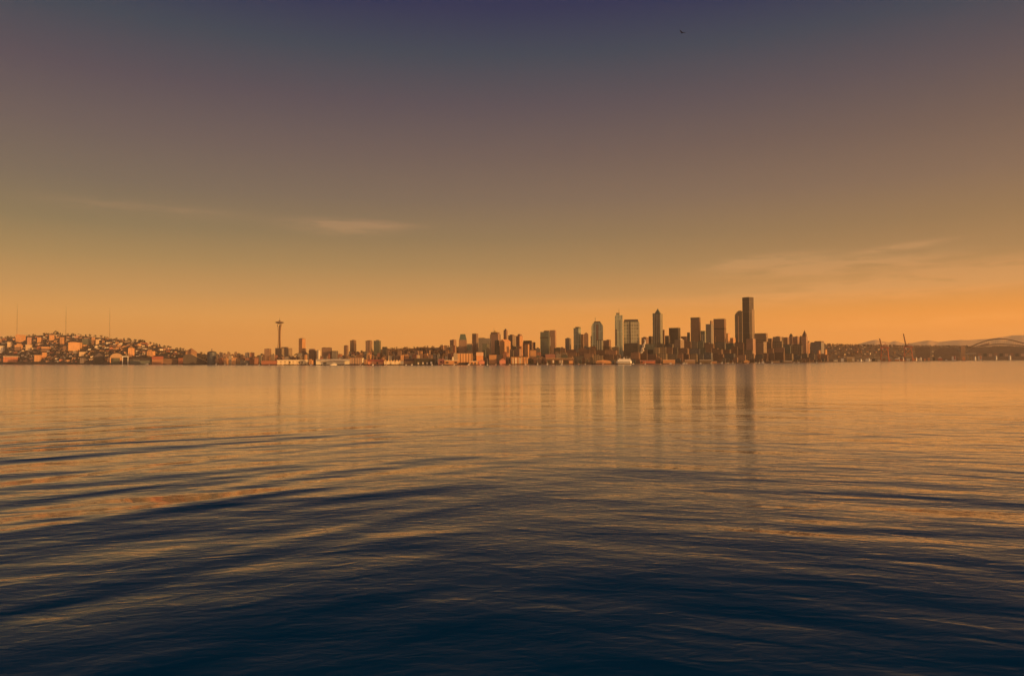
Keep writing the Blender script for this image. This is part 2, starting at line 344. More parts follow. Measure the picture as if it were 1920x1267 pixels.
# ------------------------------------------------------------------ water
def make_water():
    ys = [-1800, -600, -200, -60, 0, 30, 60, 100, 160, 250, 400, 650, 1000, 1600, 2500, 4000, 7000, 12000, 20000, 29500]
    xs = [-28000, -12000, -7000, -4000, -2000, -1000, -500, -250, -120, -50, 0, 50, 120, 250, 500, 1000, 2000, 4000, 7000, 12000, 28000]
    vs = [(x, y, 0) for y in ys for x in xs]; n = len(xs)
    fs = [(j*n+i, j*n+i+1, (j+1)*n+i+1, (j+1)*n+i) for j in range(len(ys)-1) for i in range(n-1)]
    m, nt, out = newmat('rippled_sea_water')
    g = N(nt, 'ShaderNodeNewGeometry'); P = g.outputs['Position']
    s = N(nt, 'ShaderNodeSeparateXYZ'); nt.links.new(P, s.inputs[0])
    def layer(lam, crest, deg, detail=1., seed=0., rough=.5, dist=0.):
        mp = N(nt, 'ShaderNodeMapping', vector_type='TEXTURE')      # inverse: rotate then scale
        mp.inputs['Rotation'].default_value = (0, 0, R_(deg)); mp.inputs['Scale'].default_value = (crest, lam, 1); mp.inputs['Location'].default_value = (seed * 37.7, seed * 91.3, 0)
        nt.links.new(P, mp.inputs[0])
        nz = N(nt, 'ShaderNodeTexNoise', noise_dimensions='2D'); nz.inputs['Scale'].default_value = 1; nz.inputs['Detail'].default_value = detail; nz.inputs['Roughness'].default_value = rough; nz.inputs['Distortion'].default_value = dist
        nt.links.new(mp.outputs[0], nz.inputs['Vector'])
        return mth(nt, 'SUBTRACT', nz.outputs['Fac'], .5)
    lr = N(nt, 'ShaderNodeMapRange', interpolation_type='SMOOTHSTEP')     # the two wave trains cross ahead
    nt.links.new(mth(nt, 'DIVIDE', s.outputs[0], mth(nt, 'ADD', mth(nt, 'ABSOLUTE', s.outputs[1]), 20.)), lr.inputs[0]); lr.inputs[1].default_value = -.45; lr.inputs[2].default_value = .45
    rt = lr.outputs[0]; lt = mth(nt, 'SUBTRACT', 1., rt)
    gust = N(nt, 'ShaderNodeMapRange'); nt.links.new(layer(260, 700, 8, 3., 5.), gust.inputs[0]); gust.inputs[1].default_value = -.25; gust.inputs[2].default_value = .25; gust.inputs[3].default_value = .55; gust.inputs[4].default_value = 1.35
    def rng(src, a, b, c, d):
        q = N(nt, 'ShaderNodeMapRange'); nt.links.new(src, q.inputs[0]); q.inputs[1].default_value = a; q.inputs[2].default_value = b; q.inputs[3].default_value = c; q.inputs[4].default_value = d
        return q.outputs[0]
    patch = rng(layer(45, 150, 30, 2., 12.), -.16, .2, .15, 1.3)         # wakes come and go
    swell = mth(nt, 'MULTIPLY', mth(nt, 'MULTIPLY', rng(s.outputs[1], 80, 330, 1, .10), rng(s.outputs[1], 38, 85, .35, 1)), patch)    # they die out farther off and are smoother close by
    ripple = mth(nt, 'MULTIPLY', mth(nt, 'MULTIPLY', gust.outputs[0], rng(s.outputs[1], 120, 600, 1, .4)), rng(s.outputs[1], 35, 110, .6, .9))
    H = None
    def add(x, amp, *masks):
        nonlocal H
        t = mth(nt, 'MULTIPLY', x, amp)
        for k in masks: t = mth(nt, 'MULTIPLY', t, k)
        H = t if H is None else mth(nt, 'ADD', H, t)
    add(layer(13, 70, 46, 1., 1., .45, .3), 1.45, lt, swell)
    add(layer(21, 60, 22, 1., 13., .45, .3), .9, swell)
    add(layer(19, 80, -26, 1., 9., .45, .3), 1.4, rt, swell)
    add(layer(8, 26, 30, 1., 2.), .6, lt, swell)
    add(layer(8.5, 26, -20, 1., 3.), .6, rt, swell)
    add(layer(4.6, 13, 14, 1.5, 4., .5, .4), .20, lt, ripple)
    add(layer(4.2, 13, -15, 1.5, 6., .5, .4), .20, rt, ripple)
    add(layer(1.9, 5, 19, 1.5, 7., .5, .5), .085, lt, ripple)
    add(layer(1.7, 5, -17, 1.5, 8., .5, .5), .085, rt, ripple)
    add(layer(.75, 1.9, 5, 2., 10., .55, .6), .036, ripple)
    add(layer(12, 26, 9, 1.5, 14., .5, .3), .32, lt, gust.outputs[0])
    add(layer(11, 26, -9, 1.5, 15., .5, .3), .32, rt, gust.outputs[0])
    add(layer(34, 75, 3, 1.5, 16.), 1.6, rng(s.outputs[1], 150, 420, 0, 1))
    add(layer(85, 190, -2, 1.5, 17.), 3.2, rng(s.outputs[1], 350, 900, 0, 1))
    H = mth(nt, 'MULTIPLY', H, rng(s.outputs[1], 85, 320, 1, .24))
    bp = N(nt, 'ShaderNodeBump'); bp.inputs['Strength'].default_value = 1; bp.inputs['Distance'].default_value = WAVE
    nt.links.new(H, bp.inputs['Height'])
    fr = N(nt, 'ShaderNodeFresnel'); fr.inputs['IOR'].default_value = 1.333; nt.links.new(bp.outputs[0], fr.inputs['Normal'])
    sc_ = N(nt, 'ShaderNodeMapRange', interpolation_type='SMOOTHSTEP'); nt.links.new(fr.outputs[0], sc_.inputs[0]); sc_.inputs[1].default_value = .03; sc_.inputs[2].default_value = .80
    gloss = N(nt, 'ShaderNodeBsdfAnisotropic'); gloss.inputs['Color'].default_value = (1, 1, 1, 1); nt.links.new(rng(s.outputs[1], 100, 500, WROUGH, .155), gloss.inputs['Roughness']);   nt.links.new(bp.outputs[0], gloss.inputs['Normal'])
    body = N(nt, 'ShaderNodeBsdfDiffuse'); body.inputs[0].default_value = (.0, .042, .15, 1)
    mxs = N(nt, 'ShaderNodeMixShader'); nt.links.new(sc_.outputs[0], mxs.inputs[0]); nt.links.new(body.outputs[0], mxs.inputs[1]); nt.links.new(gloss.outputs[0], mxs.inputs[2])
    nt.links.new(mxs.outputs[0], out.inputs[0])
    tag(obj('water', vs, fs, m), kind='structure')
WAVE, WROUGH = 1.0, .05
make_water()
# ------------------------------------------------------------------ land and mountains
def noise2(x, y):
    from mathutils import noise
    return noise.noise(Vector((x, y, 0.3)))
def make_land():
    cols = list(range(-600, 2301, 8)); T = [0, 0, .01, .03, .06, .1, .16, .22, .28, .34, .4, .46, .52, .58, .64, .7, .76, .82, .88, .94, 1, 1.15, 1.5, 2.2, 3.5]
    vs = []; n = len(cols)
    for k, t in enumerate(T):
        for px in cols:
            D = Dsh(px) + t * interp(RD, px)
            p = at(px, 670, D)
            z = ground(px, D)
            if k == 0: z = -3
            elif t > .1: z += noise2(p.x / 160, p.y / 160) * 4 * min(1, z / 60)
            vs.append((p.x, p.y, z))
    fs = [(j*n+i, j*n+i+1, (j+1)*n+i+1, (j+1)*n+i) for j in range(len(T)-1) for i in range(n-1)]
    m, nt, out = newmat('hillside_earth')
    g = N(nt, 'ShaderNodeNewGeometry'); nz = N(nt, 'ShaderNodeTexNoise'); nz.inputs['Scale'].default_value = .02; nz.inputs['Detail'].default_value = 8
    nt.links.new(g.outputs['Position'], nz.inputs['Vector'])
    b = N(nt, 'ShaderNodeBsdfPrincipled'); b.inputs['Roughness'].default_value = .95
    nt.links.new(mixc(nt, nz.outputs['Fac'], (.045, .035, .022, 1), (.15, .10, .065, 1)), b.inputs['Base Color']); nt.links.new(b.outputs[0], out.inputs[0])
    tag(obj('ground', vs, fs, m, None, None, True), kind='structure')
make_land()
def make_mountains():
    tab = [(1480, 662), (1560, 655), (1600, 648), (1625, 641), (1642, 637), (1656, 640), (1668, 642), (1680, 639), (1700, 645), (1725, 641), (1742, 638), (1760, 641), (1785, 638), (1800, 637), (1815, 638), (1835, 636.5), (1860, 634), (1885, 630.5), (1905, 628.5), (1925, 628), (1960, 626), (2020, 621), (2100, 624), (2200, 630), (2350, 640), (2500, 655)]
    cols = [1480 + i * 4 for i in range(196)]; rows = [0, .12, .3, .5, .7, .85, 1, 1.15, 1.4, 1.8]
    vs = []
    for r in rows:
        for px in cols:
            D = 21000 + 5000 * r; zr = max(at(px, interp(tab, px), 26000).z, 2); p = at(px, 670, D)
            k = r if r <= 1 else max(0, 1 - (r - 1) / .8)
            nzv = (noise2(p.x / 900, p.y / 900) + .5 * noise2(p.x / 350, p.y / 350))
            vs.append((p.x, p.y, zr * k * (1 + .22 * nzv * (1 if r != 1 else .12)) - 4 * (1 - k)))
    n = len(cols)
    fs = [(j*n+i, j*n+i+1, (j+1)*n+i+1, (j+1)*n+i) for j in range(len(rows)-1) for i in range(n-1)]
    m = plain('haze_tinted_rock_and_snow', (.82, .5, .2), .9, .12, .003)  # warm base colour has haze painted in, so the ridge fades into the sky
    tag(obj('mountains', vs, fs, m, None, None, True), kind='structure')
make_mountains()
# ------------------------------------------------------------------ the tall towers
tower('apartment_block', 'squat pinkish apartment block left of the saucer-topped tower', 'building', 495.4, 505, 508.5, 654, 420, 'rose', 20, [('box', 'penthouse', .3, .7, .3, .7, 653, 'grey')])
tower('office_block', 'broad low office block at the foot of the saucer tower, brown end lit', 'building', 516, 528, 548, 652.6, 520, 'tan', 55, [('box', 'penthouse', .2, .8, .45, .75, 650.3, 'brown')])
tower('apartment_tower', 'slim square tower with one brown side and one bright orange side', 'building', 560, 566.3, 572.8, 635, 560, 'orange', 42, [('box', 'penthouse', .3, .95, .1, .6, 633.8, 'brown')])
tower('apartment_block', 'low brown block tucked in front of the slim orange tower', 'building', 565, 572, 574, 654.5, 430, 'brown', 20, [('gable', 'gable_roof', 652.5, 'y', roofb)])
tower('apartment_block', 'brown block with a stepped shoulder and small rooftop cap', 'building', 578.7, 588, 594, 657.5, 420, 'brown', 35, [('box', 'upper_storeys', .05, .98, .05, .6, 653.8, 'rose'), ])
tower('office_block', 'small bright cream block between two brown blocks, lit full on', 'building', 594.2, 597, 600.5, 656.5, 600, 'white', 40)
tower('hotel_block', 'wide dark stepped block with pale specks under its roof edge', 'building', 603, 619, 622, 652, 430, 'brown', 15, [('box', 'penthouse', .1, .35, .2, .8, 651, 'dark'), ('box', 'roof_plant', .55, .9, .2, .8, 651.2, 'dark')])
tower('apartment_block', 'grey low block leaning on the wide dark stepped block', 'building', 622, 631, 634, 658, 430, 'grey', 15)
tower('apartment_tower', 'shorter brown tower close beside a pale ribbed twin', 'building', 644.6, 650, 653.3, 648, 470, 'brown', 30, [('box', 'penthouse', .3, .9, .1, .8, 647, 'brown')])
tower('apartment_tower', 'pale ribbed square tower with a small centred rooftop cap', 'building', 656.2, 664, 668, 638.3, 560, 'ribb', 30, [('box', 'penthouse', .35, .9, .2, .8, 637, 'rose')])
tower('apartment_tower', 'tan ribbed tower, warmer of the even pair standing side by side', 'building', 685.2, 694, 698.2, 639, 560, 'ribb', 30, [('box', 'penthouse', .3, .95, .2, .8, 637.8, 'brown')])
tower('apartment_tower', 'grey-green flat tower, duller of the even pair standing side by side', 'building', 700.6, 711, 714, 639, 600, 'green', 20, [('box', 'penthouse', .35, .8, .2, .8, 636.9, 'grey')])
tower('apartment_block', 'dark block just beyond the grey-green flat tower', 'building', 716.8, 724, 726, 650.5, 560, 'dark', 20)
tower('apartment_block', 'bright orange mid-rise on the crest of the wooded slope', 'building', 825.5, 831, 837, 647.5, 1000, 'orange', 45, [('box', 'penthouse', .2, .7, .2, .7, 646.2, 'white')])
tower('apartment_tower', 'narrow tower with one dull face and one glowing orange face', 'building', 843.6, 850.6, 855.8, 637.4, 640, 'rose', 42, [('box', 'penthouse', .4, .9, .2, .8, 636.4, 'brown')])
tower('office_tower', 'brown tower crowned by a dark sloping glass wedge', 'building', 860.4, 874.5, 875.5, 637.2, 560, 'rose', 8, [('taper', 'sloped_crown', .03, .97, .02, .98, 626.2, .66, roofgr)], roof=False)
tower('office_block', 'brown block with a dark glass square set into its face', 'building', 875.8, 886, 887, 644.5, 520, 'rose', 8, [('strip', 'glass_panel', .0, .9, 646, 657, 'green')])
tower('office_tower', 'plain tan tower with a flat top beside the wedge-roofed tower', 'building', 885.2, 893, 896.7, 625.6, 560, 'brown', 30, [('rstrip', 'corner_rib', .02, .25, 626.4, 660, 'tan')])
tower('office_block', 'wide dark slab between the plain tan tower and the rounded-crown tower', 'building', 897, 918, 921, 634.6, 640, 'grey', 12, [('box', 'parapet', 0, .5, .1, .9, 633, 'brown')])
tower('apartment_tower', 'stout tower under a rounded gilded crown with a site crane', 'building', 918.8, 934, 938.6, 626.5, 760, 'rose', 25, [('box', 'upper_storeys', .08, .9, .08, .9, 622.5, 'brown'), ('dome', 'crown', .42, 619, goldp), ('mast', 'crane_mast', .35, 622, 614.5, .8)])
tower('office_block', 'dark narrow glass block in front of the rounded-crown tower', 'building', 927.5, 933.5, 936.5, 638, 520, 'dark', 25)
tower('apartment_block', 'orange brick apartment block with a pitched end beside dark glass', 'building', 937, 946, 957.5, 640.5, 470, 'orange', 50, [('gable', 'gable_roof', 635.8, 'y', boardo)], roof=False)
tower('apartment_tower', 'thin dark tower with a pointed cap behind the orange brick block', 'building', 944.4, 949, 951.8, 619.2, 760, 'brown', 30, [('taper', 'pointed_cap', .15, .85, .15, .85, 616.3, .4, roofd)])
tower('apartment_tower', 'pale tower with stacked orange balconies, first of a close pair', 'building', 953, 961, 967, 629, 640, 'tan', 45, [('box', 'penthouse', .3, .95, .1, .7, 627, 'brown')])
tower('apartment_tower', 'brown tower with a sunlit orange flank, second of a close pair', 'building', 967.5, 974.5, 980.5, 629.8, 560, 'orange', 45, [('box', 'penthouse', .4, .98, .1, .7, 626.3, 'brown'), ('strip', 'painted_shade_front', .05, .95, 631, 649, 'brown')])  # brown panel paints shade onto the front of the orange body
tower('office_block', 'low dark hall with a stepped roof beyond the balconied pair', 'building', 980.6, 992, 1004, 641.5, 760, 'brown', 45, [('box', 'upper_storeys', .05, .95, .02, .5, 638.3, 'dark')])
tower('apartment_block', 'slim orange stair-tower block below the low dark hall', 'building', 983.5, 990, 992.5, 645.5, 420, 'orange', 30)
tower('office_tower', 'dark glass half of the split tower, lower with a ledge part-way', 'building', 1013.2, 1029, 1031, 622.3, 700, 'green', 14, [('box', 'upper_storeys', .42, .98, .05, .9, 619.6, 'dark'), ('strip', 'ledge', -.03, .98, 632, 634, 'dark')])
tower('office_tower', 'brown slab half of the split tower with a sunlit edge strip', 'building', 1031, 1041, 1043.2, 619.2, 720, 'rose', 18, [('strip', 'painted_sun_strip', .02, .16, 632, 648, 'white')])  # white strip colours in a band of sunlight along the edge
tower('apartment_tower', 'small purple-brown tower standing alone right of the split tower', 'building', 1060, 1068, 1071.2, 634.8, 620, 'grey', 30, [('box', 'penthouse', .25, .75, .2, .8, 633.1, 'grey')])
tower('apartment_tower', 'grey-green tower with rounded shoulders and a flat offset cap', 'building', 1075.8, 1085, 1089.6, 615.2, 700, 'paleg', 28, [('box', 'penthouse', .3, .98, .1, .9, 612.6, 'green')])
tower('apartment_tower', 'short brown slab squeezed between two rounded towers', 'building', 1089.8, 1093, 1095.5, 627, 760, 'brown', 28)
profile('apartment_tower', 'dark narrow tower with a barrel-vaulted top', 'building', [(1095.5, 626.5), (1097, 624.3), (1099.3, 623.2), (1101.5, 624.3), (1103.4, 626.5)], 680, 'brown', 24)
profile('office_tower', 'tower with a chamfered arched crown like a bullet nose', 'building', [(1109.3, 612), (1111, 608), (1114.8, 602.8), (1125.6, 602.8), (1129.3, 608), (1131, 612)], 760, 'paleg', 38, [('crown_cap', [(1114.6, 602.6), (1114.6, 604.6), (1125.8, 604.6), (1125.8, 602.6)], -.8, 38.8, roofd), ('centre_bay', [(1118, 608), (1122.5, 608), (1122.5, 650), (1118, 650)], -1.2, -.01, 'brown'), ('side_wing', [(1107.7, 629.5), (1109.2, 629.5), (1109.2, 655), (1107.7, 655)], 2, 30, 'red'), ('antenna', [(1116.2, 595), (1116.8, 595), (1116.8, 602.5), (1116.2, 602.5)], 12, 13, steel)])
tower('office_block', 'dark slab with pale upright ribs before the arched-crown tower', 'building', 1118, 1129, 1131, 637.8, 460, 'rib', 12, [('box', 'parapet', -.04, 1.04, .05, .95, 636.8, 'dark')])
tower('office_block', 'dark brown block adjoining the ribbed slab by the ferry', 'building', 1131.2, 1142, 1146, 638.2, 520, 'brown', 25, [('box', 'penthouse', .55, 1.0, .1, .8, 636.6, 'brown')])
profile('office_tower', 'tall pale glass tower with a notched slanting top and aerial', 'building', [(1153.4, 594), (1155.5, 590.5), (1156.5, 588.5), (1162.3, 588.5), (1162.5, 591), (1168, 591)], 700, 'paleg', 36, [('roof_cap', [(1155.8, 586.6), (1162.2, 586.6), (1162.2, 588.3), (1155.8, 588.3)], 2, 30, roofd), ('dark_inset', [(1153.6, 617), (1157, 617), (1157, 648), (1153.6, 648)], -1.2, -.01, 'black'), ('centre_rib', [(1162.6, 600), (1163.6, 600), (1163.6, 648), (1162.6, 648)], -1.2, -.01, 'green'), ('antenna', [(1161, 579), (1161.5, 579), (1161.5, 586.5), (1161, 586.5)], 12, 13, steel)])
profile('office_tower', 'broad pale gridded tower with a dark slab roof and corner chamfer', 'building', [(1169.3, 604), (1171.5, 599.3), (1196.6, 599.3), (1199.4, 606)], 720, 'grid', 44, [('roof_slab', [(1171.2, 598.9), (1196.8, 598.9), (1196.8, 603), (1171.2, 603)], -.9, 44.9, roofd), ('front_volume', [(1183, 605), (1198, 605), (1198, 660), (1183, 660)], -6, -.01, 'grid'), ('dark_joint', [(1180.8, 603.2), (1182.8, 603.2), (1182.8, 660), (1180.8, 660)], -.8, -.012, 'dark')])  # dark strip marks the line beside the front volume
tower('office_block', 'dark blocky building right behind the white ferry', 'building', 1170, 1196, 1199.6, 643.8, 330, 'dark', 14, [('box', 'penthouse', .5, .98, .2, .8, 642.6, 'grey')])
tower('office_block', 'dark brown block rising directly behind the glowing steam', 'building', 1203, 1212, 1216.4, 633, 620, 'brown', 28, [('box', 'penthouse', .3, .7, .2, .8, 631.4, 'brown')])
tower('office_block', 'dark flank block pressed against the pyramid-topped tower', 'building', 1216.5, 1221, 1224.6, 630.5, 640, 'dark', 28)
tower('office_tower', 'tall ribbed tower with corner shoulders and a pyramid roof', 'building', 1224.4, 1238.5, 1243.2, 588.3, 760, 'rib', 22, [('box', 'shoulder', .0, .22, .0, .3, 586.8, 'green'), ('box', 'shoulder', .8, 1.0, .0, .3, 586.8, 'green'), ('taper', 'pyramid_roof', .2, .86, .1, .9, 578.6, .1, roofgr), ('mast', 'finial', .53, 580, 576.4, .9), ('strip', 'pale_pier', .40, .47, 592, 650, 'tan'), ('strip', 'pale_pier', .72, .79, 592, 650, 'tan')])
tower('office_block', 'thin slab peeking out beside the pyramid-roofed tower', 'building', 1243, 1245.6, 1247, 618.5, 800, 'brown', 28)
tower('office_tower', 'square-topped dark box tower right of the pyramid-roofed tower', 'building', 1254.8, 1272, 1276.3, 615, 760, 'dark', 20, [('box', 'parapet', .0, 1., .0, 1., 614.3, 'black')])
tower('office_block', 'dark stepped block at the foot of the dark box tower', 'building', 1247.2, 1254, 1257, 629.5, 600, 'dark', 25)
tower('office_block', 'olive-tan block with a bright corner before the dark box tower', 'building', 1265, 1276, 1283, 637, 380, 'tan', 35, [('box', 'penthouse', .8, 1., .1, .6, 635.2, 'white')])
tower('office_block', 'low brown block sloping up beside the flat-topped bronze tower', 'building', 1277, 1287, 1290, 630.8, 760, 'brown', 25)
tower('apartment_tower', 'small dark tower huddled against the flat-topped bronze tower', 'building', 1288.8, 1292, 1294.2, 623.5, 760, 'green', 28)
tower('office_tower', 'flat-topped bronze tower, plain shaft with a dark cornice line', 'building', 1295.6, 1312, 1314.3, 595.2, 700, facade('bronze_tower_facade', (.25, .15, .095), (.13, .085, .06), 5, 4, .5, .5, .6), 12, [('strip', 'cornice', .0, 1., 595.6, 597.4, 'dark')])
tower('office_block', 'green-grey block with pale columns between two bronze towers', 'building', 1314.6, 1322, 1325.6, 620.4, 660, 'rib', 20, [('strip', 'dark_top', 0, 1, 621, 627, 'green')])
tower('office_tower', 'dark stepped tower with a taller fin on its far side', 'building', 1324, 1334, 1338, 607.7, 640, 'grey', 25, [('box', 'fin', .78, .98, .1, .9, 601.2, 'brown')])
tower('office_tower', 'wide bronze tower with one dark belt line around it', 'building', 1338.6, 1359, 1362.4, 597.7, 720, 'bronze_tower' and MATS['bronze_tower_facade'], 12, [('strip', 'belt', 0, 1, 615.2, 617.2, 'black'), ('strip', 'painted_lit_strip', .14, .2, 630, 648, 'orange'), ('rstrip', 'belt_return', 0, 1, 615.2, 617.2, 'black')])  # orange strip stands for a lit band, painted into its colour
tower('apartment_tower', 'slim golden tower catching the sun beside the belted bronze tower', 'building', 1362.6, 1365, 1369.3, 625, 620, 'orange', 55)
tower('apartment_block', 'small brown block between the golden tower and the tallest pair', 'building', 1369.4, 1375, 1379.5, 633.6, 660, 'orange', 35)
profile('office_tower', 'dark tower with a quarter-round shoulder next to the tallest tower', 'building', [(1378.8, 591), (1380.3, 588), (1383, 584.8), (1386, 582.6), (1390, 582.2), (1393, 584)], 900, 'black', 34, [('pale_rib', [(1384.6, 592), (1386.2, 592), (1386.2, 650), (1384.6, 650)], -1.2, -.01, 'rose'), ('painted_sunlit_edge', [(1391.8, 586), (1393, 586), (1393, 650), (1391.8, 650)], -1.2, -.01, 'tan')])  # tan edge strip is sunlight put in as colour on the black wall
tower('skyscraper', 'tallest tower of the skyline, black with a lower far wing', 'building', 1393.2, 1406, 1414.6, 557.2, 900, 'black', 35, [('box', 'roof_plant', .1, .9, .1, .9, 556.8, 'dark'), ('rstrip', 'dark_recess', .22, .5, 579, 650, 'black'), ('rstrip', 'side_wing', .55, 1.12, 580, 660, 'tan')])
tower('office_block', 'broad brown slab with fine level lines below the tallest tower', 'building', 1416, 1437, 1440.2, 624.8, 800, facade('banded_brown_facade', (.32, .22, .14), (.18, .13, .09), 400, 10, .99, .4), 12)
for i, (x0, xs, x1, yt, off, m, lab) in enumerate([
    (1399.5, 1412, 1417, 635, 420, 'rose', 'plain tan block standing before the tallest tower'),
    (1417, 1432, 1438, 641, 380, 'tan', 'pale brown block in front of the broad lined slab'),
    (1440.5, 1447, 1449.5, 634.5, 560, 'brown', 'narrow brown block next to the broad lined slab'),
    (1449.6, 1463, 1470, 631.4, 640, 'tan', 'tan flat-roofed block with a rooftop hut, near the domed block'),
    (1470.2, 1477, 1480.4, 632.5, 600, 'brown', 'brown block leaning against the domed block'),
    (1487.6, 1496, 1501, 631.4, 620, 'rose', 'rosy block between the dome and the spired tower'),
    (1500.8, 1503, 1504.5, 629.8, 640, 'brown', 'thin brown slab hugging the spired tower')]):
    tower('office_block', lab, 'building', x0, xs, x1, yt, off, m, 28, [('box', 'penthouse', .3, .7, .2, .8, yt - 1.2, 'brown')] if i in (3, 5) else ())
tower('office_block', 'brown block capped by a small dark rounded dome', 'building', 1479.8, 1486, 1488, 631, 660, 'rose', 20, [('dome', 'dome', .55, 625.2, roofd)])
tower('office_tower', 'old slender stone tower with a steep pointed spire', 'building', 1503.4, 1512, 1515, 631.5, 520, 'rose', 12, [('box', 'belfry', .12, .92, .08, .92, 628.6, 'brown'), ], roof=True)
_t = [o for o in bpy.data.objects if o.get('label') == 'old slender stone tower with a steep pointed spire'][0]
_D = Dsh(1512) + 520; _c, _r, _L, _Rr = frame(1503.4, 1512, 1515, _D, 12)
MB().taper(-.9 * _L, -.08 * _L, .1 * _Rr, .9 * _Rr, zat(1512, 628.6, _D) - _t.location.z + .01, zat(1512, 619.6, _D) - _t.location.z, .12).build('spire', roofb, _t)
MB().tube((-.49 * _L, .5 * _Rr, zat(1512, 619.8, _D) - _t.location.z), (-.49 * _L, .5 * _Rr, zat(1512, 617.6, _D) - _t.location.z), 1.0, .3).build('finial', steel, _t)
tower('apartment_block', 'narrow block with a bright orange sunlit side past the spired tower', 'building', 1514.8, 1515.8, 1518.6, 642, 480, 'orange', 62, [('box', 'penthouse', .1, .9, .1, .9, 639, 'brown')])
tower('office_block', 'long grey-brown block at the city edge with an uneven roof', 'building', 1520, 1540, 1546, 641.4, 620, 'grey', 25, [('box', 'roof_plant', .35, .98, .1, .9, 639.3, 'brown')])
tower('apartment_block', 'little block with one bright lit wall under the city edge', 'building', 1533.5, 1536, 1538.6, 656.5, 330, 'horange', 60)
tower('apartment_block', 'small tower block with a bright peach wall at the city edge', 'building', 1545.5, 1547.5, 1551, 655, 330, 'horange', 60, [('mast', 'chimney', .5, 655, 645, 1.6)])
# ------------------------------------------------------------------ the tower with the saucer
def saucer_tower():
    D = Dsh(524) + 700; g = at(524, 670, D); m = D / FPX * 1.06
    base = ground(524, D) - 2; zc = zat(524, 604.6, D) - base; ztop = zat(524, 597.6, D) - base
    r = empty('observation_tower', (g.x, g.y, base)); tag(r, 'slender tower with a saucer-shaped top standing apart from the other towers', 'tower')
    for k in range(3):
        mb = MB(); a = R_(90 + 120 * k)
        zz = [0, .15, .3, .45, .6, .75, .87, .95]; rr = [17, 12.5, 9, 6.6, 5.6, 6.2, 8.4, 12]
        for i in range(7):
            for s in (-.16, .16):
                p = (rr[i] * math.cos(a + s), rr[i] * math.sin(a + s), zz[i] * zc); q = (rr[i+1] * math.cos(a + s), rr[i+1] * math.sin(a + s), zz[i+1] * zc)
                mb.tube(p, q, 1.9, 1.9, 5)
        mb.build('leg', plain('tower_leg_paint', (.3, .18, .1), .6), r)
    MB().lathe([(3.4, 0), (3.0, zc * .5), (3.2, zc * .93)], 10).build('core', plain('tower_core', (.2, .12, .075)), r)
    k = 15.2 / 2 * m
    MB().lathe([(k * .30, zc - 7.5), (k * .62, zc - 5), (k * .95, zc - 1.2), (k, zc), (k * .97, zc + 1.4), (k * .70, zc + 4.2), (k * .45, zc + 5.4), (k * .2, zc + 6.8)], 32).build('saucer', plain('saucer_paint', (.24, .17, .12), .6), r, True)
    MB().lathe([(k * .72, zc - 3.2), (k * .80, zc - 1.4)], 32).build('window_ring', darkglass, r)
    MB().lathe([(k * .17, zc + 6.6), (k * .2, zc + 10), (k * .12, zc + 12.5)], 12).build('top_house', plain('tower_core', (.2, .12, .075)), r)
    MB().tube((0, 0, zc + 12), (0, 0, ztop + 8), 1.1, .4).build('spire', steel, r)
    USED.append((520, 528, 598, 652))
saucer_tower()
# ------------------------------------------------------------------ radio masts
for px, yb, yt, lab in [(31.5, 631, 569, 'thin radio mast rising behind the orange hilltop apartments'), (123.2, 629, 573, 'thin radio mast over the middle of the hilltop by the big tree'), (205.3, 633, 577, 'thin radio mast at the downhill end of the hilltop')]:
    D = Dsh(px) + interp(RD, px) + 60; g = at(px, yb + 2, D); zt = at(px, yt, D).z - g.z
    r = empty('radio_mast', (g.x, g.y, g.z)); tag(r, lab, 'mast', 'radio masts on the hill')
    mb = MB()
    for k in range(3):
        a = R_(120 * k + 20)
        for z0, z1, r0, r1 in [(0, .35, 4, 2.0), (.35, .8, 2.0, 1.3)]:
            mb.tube((r0 * math.cos(a), r0 * math.sin(a), z0 * zt), (r1 * math.cos(a), r1 * math.sin(a), z1 * zt), .42, .36, 4)
            for j in range(12):
                f = j / 12; z = z0 + (z1 - z0) * f; q = r0 + (r1 - r0) * f; b2 = a + R_(120 * (1 if j % 2 else -1)); z2 = z + (z1 - z0) / 12; q2 = r0 + (r1 - r0) * (f + 1 / 12)
                mb.tube((q * math.cos(a), q * math.sin(a), z * zt), (q2 * math.cos(b2), q2 * math.sin(b2), z2 * zt), .25, .25, 4)
    mb.build('lattice', mastm, r)
    MB().tube((0, 0, .79 * zt), (0, 0, zt), .9, .4).build('antenna', mastm, r)
def ypix(px, D, z):
    a, b = zat(px, 600, D), zat(px, 700, D)
    return 600 + (z - a) / (b - a) * 100
def solve(px, yb):
    """how far out the ground shows at that height of the survey"""
    lo, hi = Dsh(px) + 30, Dsh(px) + interp(RD, px)
    for _ in range(30):
        m = (lo + hi) / 2
        if ypix(px, m, ground(px, m)) > yb: lo = m
        else: hi = m
    return lo
